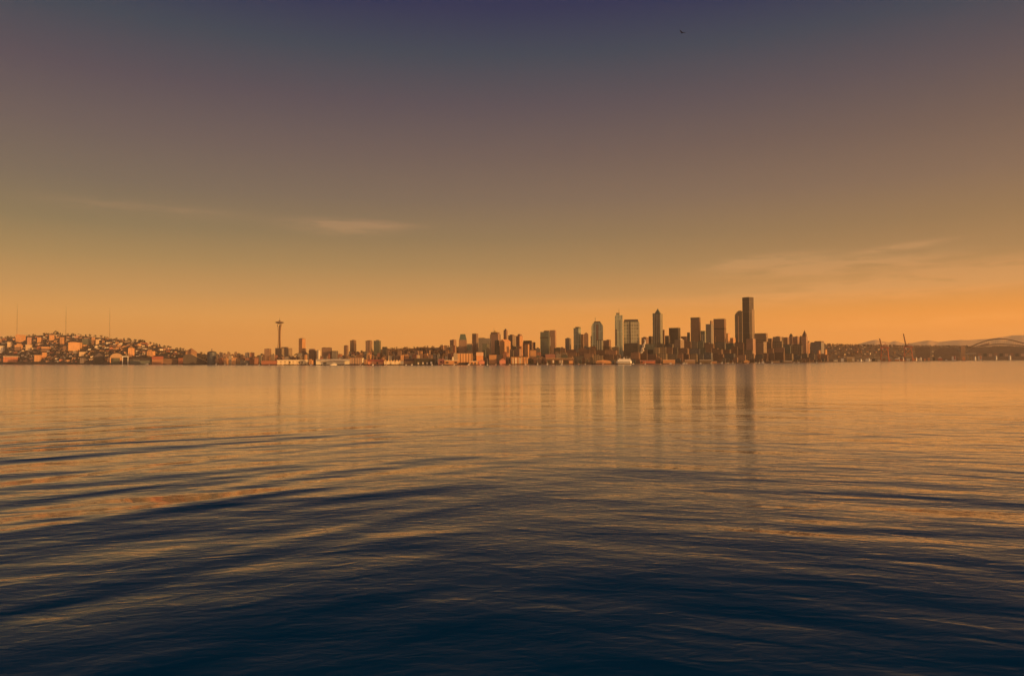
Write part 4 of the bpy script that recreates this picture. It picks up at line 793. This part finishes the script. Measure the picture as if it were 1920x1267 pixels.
for px, y, lab in [(1614, 674, 'first round white tank past the yellowish terminal'), (1629, 672.5, 'second round white tank past the yellowish terminal'), (1685, 671, 'first round white tank between the two cranes'), (1692.5, 671, 'second round white tank between the two cranes'), (1717.5, 671, 'first round white tank past the taller crane'), (1726, 671, 'second round white tank past the taller crane'), (1828, 669, 'small white tank under the pale straddle gantry'), (1867.5, 668, 'white tank below the peak of the stadium arch'), (1893.5, 667, 'lone white tank under the far side of the stadium')]:
    D = Dsh(px) + 40; c = at(px, 670, D); m = D / FPX; H = max(zat(px, y - 1.4, D) - 3, 8)
    rt = empty('storage_tank', (c.x, c.y, 3)); tag(rt, lab, 'tank', 'white tanks on the southern quays')
    MB().lathe([(1.7 * m, 0), (1.7 * m, H * .8)], 16).build('wall', whitep, rt); MB().lathe([(1.75 * m, H * .8 + .01), (1.2 * m, H * .92), (.3 * m, H)], 16).build('roof', roofc, rt)
# ------------------------------------------------------------------ the bird
def gull():
    D = 120; c = at(1279, 62, D); m = D / FPX * 1.25
    verts, faces = [], []
    ring = [(-.42, .005), (-.3, .05), (-.12, .085), (.05, .09), (.2, .065), (.3, .05), (.37, .035), (.44, .004)]; n = 8
    for x, r in ring: verts += [(x, r * math.cos(6.2832 * i / n), r * .9 * math.sin(6.2832 * i / n)) for i in range(n)]
    for k in range(len(ring) - 1): faces += [(k*n+i, k*n+(i+1) % n, (k+1)*n+(i+1) % n, (k+1)*n+i) for i in range(n)]
    for s in (-1, 1):   # wings raised, elbow bent, tips swept
        prev = None
        for yy, zz, xa, xb, t in [(.05, .03, .16, -.10, .03), (.25, .17, .2, -.06, .02), (.42, .22, .16, -.08, .014), (.62, .2, .02, -.16, .004)]:
            b = len(verts); verts += [(xa, s * yy, zz), (xb, s * yy, zz), (xb, s * yy, zz - t), (xa, s * yy, zz - t)]
            if prev is not None: faces += [(prev + i, prev + (i + 1) % 4, b + (i + 1) % 4, b + i) for i in range(4)]
            prev = b
        faces.append((prev, prev + 1, prev + 2, prev + 3))
    o = obj('bird', verts, faces, plain('dark_plumage', (.018, .016, .018), .8), None, None, True)
    o.scale = (.95, .95, .95); o.location = c; o.rotation_euler = (R_(14), R_(-8), R_(112)); tag(o, 'dark bird flying alone high over the water', 'bird')
gull()
#PART2
# ------------------------------------------------------------------ trees, woods, houses and the rest of the city
ORD = ['first', 'second', 'third', 'fourth', 'fifth', 'sixth', 'seventh', 'eighth', 'ninth', 'tenth', 'eleventh', 'twelfth', 'thirteenth', 'fourteenth', 'fifteenth', 'sixteenth', 'seventeenth', 'eighteenth', 'nineteenth', 'twentieth', 'twenty-first', 'twenty-second', 'twenty-third', 'twenty-fourth', 'twenty-fifth', 'twenty-sixth', 'twenty-seventh', 'twenty-eighth', 'twenty-ninth', 'thirtieth']
def crown_mesh(nm, kind, rnd, mat, n=46):
    v, f = [], []
    for i in range(n):
        a, h = rnd.uniform(0, 6.28), rnd.random() ** .8
        if kind == 'round': r = math.sin(math.pi * min(.97, .12 + .85 * h)) ** .6 * rnd.uniform(.35, 1) * .5
        elif kind == 'cone': r = (1 - h) * .34 * rnd.uniform(.4, 1) + .02
        else: r = rnd.uniform(.2, 1) * .5 * (.6 + .4 * math.sin(3 * a + h * 4))
        c = Vector((r * math.cos(a), r * math.sin(a), .16 + .8 * h)); s = rnd.uniform(.09, .17)
        u = Vector((rnd.gauss(0, 1), rnd.gauss(0, 1), rnd.gauss(0, 1))).normalized(); w_ = u.orthogonal().normalized(); b = len(v)
        v += [tuple(c + u * s), tuple(c + w_ * s), tuple(c - u * s), tuple(c - w_ * s)]; f.append((b, b+1, b+2, b+3))
    me = bpy.data.meshes.new(nm); me.from_pydata(v, [], f); me.materials.append(mat); return me
_r = random.Random(11)
CROWNS = {k: (crown_mesh('crown', k, _r, m), d) for k, m, d in [('round', leaf, 'dark round'), ('cone', leaf, 'dark pointed'), ('open', leafb, 'brown bare')]}
_tm = MB().tube((0, 0, 0), (0, 0, .42), .035, .02, 6); TRUNK = bpy.data.meshes.new('trunk'); TRUNK.from_pydata(_tm.v, [], _tm.f); TRUNK.materials.append(bark)
def tree(kind, p, h, label, group):
    r = empty('tree', p, random.uniform(0, 6.28)); q = random.uniform(1.0, 1.5) if kind != 'cone' else 1; r.scale = (h * q, h * q * random.uniform(.85, 1.15), h)
    for nm, me in (('trunk', TRUNK), ('crown', CROWNS[kind][0])):
        o = bpy.data.objects.new(nm, me); C.objects.link(o); o.parent = r
    return tag(r, label, 'tree', group)
def woods(name, label, spots, mat, hmin, hmax, n=14):
    rnd = random.Random(5); v, f = [], []
    for p in spots:
        H = rnd.uniform(hmin, hmax); W = H * rnd.uniform(.5, .9)
        for i in range(n):
            h = rnd.random(); a = rnd.uniform(0, 6.28); r = W * .5 * math.sin(math.pi * (.15 + .8 * h)) * rnd.uniform(.3, 1)
            c = Vector(p) + Vector((r * math.cos(a), r * math.sin(a), H * h)); s = H * rnd.uniform(.12, .22)
            u = Vector((rnd.gauss(0, 1), rnd.gauss(0, 1), rnd.gauss(0, 1))).normalized(); w_ = u.orthogonal().normalized(); b = len(v)
            v += [tuple(c + u * s), tuple(c + w_ * s), tuple(c - u * s), tuple(c - w_ * s)]; f.append((b, b+1, b+2, b+3))
    me = bpy.data.meshes.new(name); me.from_pydata(v, [], f); me.materials.append(mat)
    o = bpy.data.objects.new(name, me); C.objects.link(o); tag(o, label, 'woodland', kind='stuff')
def spot(px, yb, push=0):
    D = solve(px, yb) + push; c = at(px, 670, D); return Vector((c.x, c.y, ground(px, D) - .8)), D
def hit(px, y, m=1.0, lowpad=0):
    return any(x0 - m < px < x1 + m and yt - 1 < y < yb + lowpad for x0, x1, yt, yb in USED)
rw = random.Random(21); S1, S2, S3 = [], [], []
while len(S1) < 1100:
    px = rw.uniform(-80, 440); r = interp(RIDGE, px); yb = rw.uniform(r - .3, 677)
    S1.append(spot(px, max(yb, r + .05))[0])
while len(S2) < 1100:
    px = rw.uniform(690, 900); r = interp(RIDGE, px); S2.append(spot(px, rw.uniform(r, 674))[0])
while len(S3) < 1700:
    px = rw.uniform(1510, 2150); r = interp(RIDGE, px); S3.append(spot(px, rw.uniform(r, interp([(1500, 672), (1640, 668), (1720, 659), (1800, 655), (2200, 655)], px)) if rw.random() < .55 else r + .1)[0])
woods('hillside_woodland', 'mass of dark trees filling the gaps between the hillside houses', S1, leaf, 7, 15)
woods('slope_woodland', 'brownish wooded slope between the even tower pair and downtown', S2, leafb, 8, 15)
woods('southern_woodland', 'low wooded ridge behind the quay cranes and stadium', S3, leafb, 12, 24)
HOUSE = {}
def house(px, yb, wpx, hpx, col, roof, label, group, cat='house', nm='house', push=0, kindrow=None):
    p, D = spot(px, yb, push); m = D / FPX; w_ = wpx * m; h = hpx * m; d = min(w_ * random.uniform(.6, 1.1), 45); th = math.atan2(p.x, p.y)
    rt = empty(nm, p, -th + R_(random.uniform(-38, 12)))
    if roof == 'gabled':
        MB().box(-w_/2, w_/2, 0, d, 0, h * .66).build('wall', F['h' + col], rt); MB().gable(-w_/2 - .5, w_/2 + .5, -.5, d + .5, h * .66 + .01, h, random.choice('xy')).build('roof', random.choice((roofd, roofb, roofg, roofb)), rt)
    elif roof == 'hipped':
        MB().box(-w_/2, w_/2, 0, d, 0, h * .7).build('wall', F['h' + col], rt); MB().taper(-w_/2 - .5, w_/2 + .5, -.5, d + .5, h * .7 + .01, h, .3).build('roof', random.choice((roofd, roofb, roofb)), rt)
    else:
        MB().box(-w_/2, w_/2, 0, d, 0, h).build('wall', F['h' + col], rt); MB().box(-w_/2 - .3, w_/2 + .3, -.3, d + .3, h + .01, h + .7).build('roof', random.choice((roofg, roofb, roofd)), rt)
        if hpx > 4 and random.random() < .5: MB().box(-w_*.2, w_*.25, d*.2, d*.7, h + .72, h + 3.6).build('penthouse', F['h' + col], rt)
    return tag(rt, label, cat, group)
def seg(anch, px):
    for (a, A), (b, B) in zip(anch, anch[1:]):
        if px < b: return A, B
    return anch[-2][1], anch[-1][1]
def spread(items, anch, fn):
    """items: (px, row, kind words, data); each is named by its turn along its row between two landmarks"""
    cells = {}
    for it in sorted(items, key=lambda q: q[0]): cells.setdefault((it[1], seg(anch, it[0])), []).append(it)
    for (row, (A, B)), L in cells.items():
        for i, it in enumerate(L):
            fn(it, f'{it[2]} {ORD[min(i, 29)]} {row} from the {A} toward the {B}')
LH = [(-99, 'hill edge'), (31, 'apartment mast'), (123, 'middle mast'), (205, 'downhill mast'), (246, 'glowing block'), (357, 'gabled hall'), (397, 'blue tank'), (524, 'saucer tower')]
def rowname(px, y):
    r = interp(RIDGE, px); t = (y - r) / max(677 - r, 1)
    return 'on the crest' if t < .14 else 'on the upper slope' if t < .38 else 'halfway up' if t < .62 else 'on the lower slope' if t < .85 else 'near the shore'
random.seed(31)
COLS = ['white', 'cream', 'cream', 'orange', 'orange', 'orange', 'tan', 'rose', 'brown', 'red', 'white', 'grey']
hs, ts = [], []
y = 640.0
for y in np.arange(628, 680, 3.55):
    px = -30 + random.uniform(0, 5)
    while px < 470:
        r = interp(RIDGE, px)
        yy = y + random.uniform(-1.6, 1.6)
        wpx = random.choice((2.4, 2.8, 3.2, 3.8, 4.6, 6.5)) * random.uniform(.85, 1.15)
        if r + .6 < yy < 679 and not hit(px, yy, wpx * .4, 2):
            q = random.random()
            if q < .78:
                hs.append((px, rowname(px, yy), None, (yy, wpx, min(wpx * .75, 4.2) * random.uniform(.7, 1.05), random.choice(COLS), random.choice(('gabled', 'hipped', 'flat', 'flat')))))
            elif q < .87: ts.append((px, rowname(px, yy), None, (yy, random.uniform(2.6, 4.2), random.choice(('round', 'round', 'cone', 'open')))))
        px += wpx * .8 + random.uniform(.5, 3.2) * (1 if px < 300 else 1.8)
# trees that break the skyline of the hill
for px, h in [(2, 3), (9, 3), (14, 3.5), (20, 3), (26, 2.5), (50, 3), (54, 3.5), (62, 4), (66, 3.5), (82, 5), (86, 4.5), (90, 4), (104, 7.5), (107.5, 7), (112, 5), (116, 4), (127, 4), (136, 4.5), (141, 3.5), (147, 4), (151, 3.5), (160, 4.5), (168, 5), (178, 4.5), (189, 5), (196, 3.5), (201, 3), (218, 3.5), (232, 5), (241, 5.5), (245, 4), (253, 5), (262, 6), (266, 6), (271, 6.5), (282, 5), (288, 5), (293, 4.5), (299, 5), (308, 4.5), (315, 5), (319, 4.5), (331, 4), (338, 5), (343, 5), (378, 4), (412, 4), (441, 5), (446, 3.5), (452, 3.5), (459, 4)]:
    ts.append((px, 'on the crest', None, (interp(RIDGE, px) + .3, h, random.choice(('round', 'round', 'open', 'cone')))))
hs.sort(key=lambda q: -q[3][1] * q[3][2] + (99 if hit(q[0], q[3][0] - 1.2, -.5) else 0))
small, hs = hs[245:], hs[:245]
def housing():
    """the hundreds of tiniest houses, which only read as a mass"""
    rnd = random.Random(8); v, f, mi = [], [], []; mats = [F['hwhite'], F['hcream'], F['horange'], F['hrose'], F['hbrown'], roofd, roofb]
    for px, _, _, (yb, wpx, hpx, col, rf) in small:
        p, D = spot(px, yb); m = D / FPX; w_, h = wpx * m, hpx * m; a = -math.atan2(p.x, p.y) + R_(rnd.uniform(-38, 12)); ca, sa = math.cos(a), math.sin(a)
        mb = MB().box(-w_/2, w_/2, 0, w_ * .8, 0, h * .68); k = len(mb.f); mb.gable(-w_/2 - .5, w_/2 + .5, -.5, w_ * .8 + .5, h * .68 + .01, h, rnd.choice('xy')); b = len(v)
        v += [(p.x + x * ca - y * sa, p.y + x * sa + y * ca, p.z + z) for x, y, z in mb.v]; f += [tuple(b + i for i in q) for q in mb.f]
        wm, rm = rnd.choice((0, 1, 1, 2, 2, 2, 3, 4)), rnd.choice((5, 6)); mi += [wm] * k + [rm] * (len(mb.f) - k)
    tag(obj('hillside_housing', v, f, mats, None, mi), 'mass of the tiniest houses packed between the larger ones on the hillside', 'housing', kind='stuff')
housing()
hs = [(a, b, f'{d[3] if d[3] not in ("rose", "orange") else {"rose": "pink", "orange": "orange"}[d[3]]} {d[4]} house', d) for a, b, _, d in hs]
ts = [(a, b, f'{CROWNS[d[2]][1]} tree', d) for a, b, _, d in ts]
spread(hs, LH, lambda it, lab: house(it[0], it[3][0], it[3][1], it[3][2], it[3][3], it[3][4], lab, 'houses on the hillside'))
def plant(it, lab, group='trees on the hillside'):
    p, D = spot(it[0], it[3][0]); tree(it[3][2], p, it[3][1] * D / FPX, lab, group)
spread(ts, LH, plant)
# downtown and its fringes, row behind row
CA = [(397, 'blue tank'), (524, 'saucer tower'), (566, 'orange tower'), (612, 'stepped block'), (662, 'ribbed tower'), (707, 'green tower'), (831, 'crest mid-rise'), (868, 'wedge tower'), (928, 'gilded tower'), (974, 'balconied pair'), (1028, 'split tower'), (1083, 'round-shouldered tower'), (1120, 'arched tower'), (1161, 'notched tower'), (1234, 'pyramid tower'), (1305, 'cornice tower'), (1350, 'belted tower'), (1404, 'tallest tower'), (1484, 'domed block'), (1509, 'spired tower'), (1560, 'city edge')]
TOPS = {'in the front row': [(400, 674), (840, 675), (960, 672), (1200, 674), (1440, 673), (1560, 673)],
        'in the second row': [(400, 667), (480, 668), (600, 667), (720, 667), (840, 665), (960, 664), (1060, 667), (1200, 664), (1300, 662), (1400, 663), (1500, 664), (1560, 666)],
        'in the third row': [(400, 662), (480, 664), (560, 663), (660, 661), (720, 660), (840, 659), (900, 655), (980, 657), (1060, 662), (1100, 656), (1200, 655), (1300, 651), (1400, 654), (1500, 650), (1560, 661)],
        'in the back row': [(840, 652), (900, 646), (980, 650), (1060, 655), (1120, 648), (1200, 648), (1240, 645), (1300, 641), (1380, 645), (1440, 642), (1520, 645), (1560, 655)]}
OFFS = {'in the front row': 45, 'in the second row': 170, 'in the third row': 320, 'in the back row': 480}
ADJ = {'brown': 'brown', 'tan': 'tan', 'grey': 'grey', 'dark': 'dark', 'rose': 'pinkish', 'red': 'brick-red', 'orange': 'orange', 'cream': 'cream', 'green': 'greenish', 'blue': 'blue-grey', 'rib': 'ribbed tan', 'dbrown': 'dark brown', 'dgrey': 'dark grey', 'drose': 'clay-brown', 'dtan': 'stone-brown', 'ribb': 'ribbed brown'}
items = []; random.seed(77)
for row, tab in TOPS.items():
    px = tab[0][0] + 4
    while px < 1546:
        wpx = random.uniform(4, 9.5) if px < 850 else random.uniform(6, 14) if px < 1060 else random.uniform(9, 21)
        if row == 'in the front row': wpx = random.uniform(5, 10)
        xm = px + wpx / 2; yt = interp(tab, xm) + random.uniform(-3.2, 3.2); clear = True
        if row == 'in the front row': clear = not any(x0 < px + wpx and px < x1 and yt_ > 660 for x0, x1, yt_, _ in USED)
        elif row == 'in the second row': clear = not any(x0 < px + wpx - 1 and px + 1 < x1 and 655 < yt_ < 669 for x0, x1, yt_, _ in USED)
        elif row in ('in the third row', 'in the back row'): clear = not any(x0 < px + wpx - 2 and px + 2 < x1 and 640 < yt_ < 668 for x0, x1, yt_, _ in USED)
        if 700 < xm < 832 and row in ('in the third row',) and random.random() < .5: clear = False
        if row == 'in the third row' and 476 < xm < 560: clear = False
        if clear:
            west = xm < 860
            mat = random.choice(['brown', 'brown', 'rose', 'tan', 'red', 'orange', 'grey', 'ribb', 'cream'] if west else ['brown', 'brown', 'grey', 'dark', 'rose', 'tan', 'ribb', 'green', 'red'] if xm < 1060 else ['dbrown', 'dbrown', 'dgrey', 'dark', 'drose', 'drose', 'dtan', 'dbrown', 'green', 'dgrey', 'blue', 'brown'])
            items.append((xm, row, f'{ADJ[mat]} block', (px, px + wpx, yt, mat, random.uniform(.6, .95) if xm < 1000 else random.uniform(.8, .97), random.uniform(8, 40) if xm < 1000 else random.uniform(6, 18), random.random())))
            px += wpx + random.uniform(-.6, 1.5)
        else: px += 3
def infill(it, lab):
    px, p1, yt, mat, f, a, q = it[3]; parts = ()
    if q < .45: parts = [('box', 'penthouse', .1 + q * .6, .5 + q, .2, .8, yt - .8 - q, mat)]
    elif q < .72: parts = [('box', 'upper_storeys', .02, .55, .05, .9, yt - 2.2, mat)]
    elif q < .87: parts = [('mast', 'flue', .4, yt, yt - 2.2, 1.2)]
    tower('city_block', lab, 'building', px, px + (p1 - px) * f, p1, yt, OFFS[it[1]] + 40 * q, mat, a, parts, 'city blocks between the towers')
spread(items, CA, infill)
# trees among the low streets
ts = []; random.seed(9)
for x0, x1, ya, yb_, n, kinds, hh in [(482, 600, 672, 675, 20, ('round', 'round', 'cone'), (6, 11)), (600, 720, 671, 676, 9, ('round', 'open'), (4, 7)), (405, 482, 671, 676, 9, ('round', 'cone'), (3.5, 7)), (720, 850, 655, 672, 16, ('open', 'round'), (3.5, 6)), (905, 1150, 672, 678, 16, ('round', 'open'), (3, 5)), (1200, 1545, 672, 677, 18, ('round', 'open'), (3, 4.5))]:
    for i in range(n):
        px = x0 + (x1 - x0) * (i + random.random()) / n; k = random.choice(kinds)
        ts.append((px, 'among the streets', f'{CROWNS[k][1]} tree', (random.uniform(ya, yb_), random.uniform(*hh), k)))
spread(ts, CA, lambda it, lab: plant(it, lab, 'trees among the city streets'))
# the southern shore
SA = [(1540, 'city edge'), (1595, 'yellowish terminal'), (1656, 'shorter crane'), (1701, 'taller crane'), (1775, 'arched depot'), (1880, 'stadium'), (1990, 'frame end')]
hs, ts = [], []; random.seed(5)
for y in (650.5, 655, 660, 664.5, 669):
    px = 1550 + random.uniform(0, 8)
    while px < 1812:
        yy = y + random.uniform(-1.5, 1.5)
        if not hit(px, yy, 1, 2) and yy > interp(RIDGE, px) + .8:
            c = random.choice(('rose', 'white', 'red', 'cream', 'tan', 'brown', 'orange')); rf = random.choice(('gabled', 'flat', 'hipped'))
            hs.append((px, rowname(px, yy), f'{"pink" if c == "rose" else c} {rf} house', (yy, random.uniform(2.4, 4.2), random.uniform(1.6, 2.8), c, rf)))
        px += random.uniform(7, 16)
for i in range(34):
    px = 1548 + i * 8 + random.uniform(-3, 3); k = random.choice(('round', 'round', 'open', 'cone')); ts.append((px, 'on the crest', f'{CROWNS[k][1]} tree', (interp(RIDGE, px) + .2, random.uniform(2.6, 4.6), k)))
spread(hs, SA, lambda it, lab: house(it[0], it[3][0], it[3][1], it[3][2], it[3][3], it[3][4], lab, 'houses on the southern ridge'))
spread(ts, SA, lambda it, lab: plant(it, lab, 'trees on the southern ridge'))
# quays: jetties, moored boats, containers
items = []; random.seed(41)
px = 402
while px < 1545:
    wpx = random.uniform(7, 18); items.append((px + wpx / 2, 'on the waterfront', random.choice(('dark', 'dark', 'brown', 'pale')), wpx)); px += wpx + random.uniform(4, 26)
def jetty(it, lab):
    xm, wpx = it[0], it[3]; D = Dsh(xm) - 18; c = at(xm, 670, D); th = math.atan2(c.x, c.y); m = D / FPX; w_ = wpx * m; r = empty('jetty', (c.x, c.y, 0), -th)
    MB().box(-w_/2, w_/2, 0, 24, 2.6, 3.6).build('deck', {'dark': darkwood, 'brown': roofb, 'pale': roofg}[it[2].split()[0]], r)
    mb = MB(); n = max(3, int(w_ / 5))
    for i in range(n): mb.box(-w_/2 + i * w_ / n + .3, -w_/2 + i * w_ / n + 1.3, .3, 1.3, -1.5, 2.59).box(-w_/2 + i * w_ / n + .3, -w_/2 + i * w_ / n + 1.3, 14, 15, -1.5, 2.59)
    mb.build('piling_lattice', darkwood, r)
    tag(r, lab, 'jetty', 'jetties along the city waterfront')
spread([(a, b, f'{c} jetty', d) for a, b, c, d in items], CA, jetty)
items = []
for i in range(46):
    px = 405 + i * 25 + random.uniform(-9, 9)
    if px < 1545: items.append((px, 'off the waterfront', random.choice(('small white', 'small white', 'small cream', 'small red')), (random.uniform(2.0, 4.2), random.uniform(1.6, 3.0), random.random())))
spread([(a, b, c + ' boat', (c, d)) for a, b, c, d in items], CA, lambda it, lab: launch(it[0], 683, it[3][1][0], it[3][1][1], -random.uniform(24, 50), lab, {'small white': whitep, 'small cream': creamb, 'small red': salmon}[it[3][0][:-5] if it[3][0].endswith(' boat') else it[3][0]], 'boats moored along the waterfront', mast=random.uniform(5, 9) if it[3][1][2] < .35 else None))
items = []; px = 1563
while px < 1812:
    wpx = random.uniform(3, 9)
    if not any(x0 - 1 < px + wpx and px < x1 + 1 and yt_ > 660 for x0, x1, yt_, _ in USED): items.append((px + wpx / 2, 'on the quay', random.choice(('white', 'orange', 'rust', 'red', 'cream', 'dark')), wpx))
    px += wpx + random.uniform(1, 7)
CM = {'white': whitep, 'orange': orangep, 'rust': plain('rust_boards', (.36, .17, .09)), 'red': redp, 'cream': creamb, 'dark': darkwood}
def container(it, lab):
    xm, wpx = it[0], it[3]; y0 = interp([(1500, 680), (1600, 678), (1700, 676.5), (1812, 675.3)], xm); D = Dsh(xm) + 35
    shed('cargo_shed', lab, xm - wpx / 2, xm + wpx / 2, y0 - random.uniform(3.2, 7.5), y0, 35, CM[it[2].split()[0]], random.choice((roofg, roofb, roofc)), random.choice(('flat', 'gx', 'flat', 'gy')), 25, (), 'shed', None, 'cargo sheds on the southern quay')
spread([(a, b, c + ' cargo shed', d) for a, b, c, d in items], SA, container)
# ------------------------------------------------------------------ the air
def haze():
    o = obj('haze', [], [], [])
    mb = MB().box(-29500, 29500, -2600, 31500, -6, 1150); me = o.data; me.from_pydata(mb.v, [], mb.f)
    m, nt, out = newmat('warm_evening_air'); pv = N(nt, 'ShaderNodeVolumePrincipled'); pv.inputs['Density'].default_value = HAZE; pv.inputs['Color'].default_value = (.95, .9, .85, 1); pv.inputs['Anisotropy'].default_value = .0
    nt.links.new(pv.outputs[0], out.inputs[1]); me.materials.append(m); tag(o, kind='stuff')
HAZE = 2.7e-5
haze()
sc.render.engine = 'CYCLES'
sc.cycles.use_denoising = True; sc.cycles.denoiser = 'OPENIMAGEDENOISE'; sc.cycles.denoising_input_passes = 'RGB_ALBEDO_NORMAL'; sc.cycles.denoising_prefilter = 'ACCURATE'
sc.cycles.max_bounces = 6; sc.cycles.diffuse_bounces = 2; sc.cycles.glossy_bounces = 3; sc.cycles.transmission_bounces = 2; sc.cycles.volume_bounces = 1; sc.cycles.transparent_max_bounces = 8
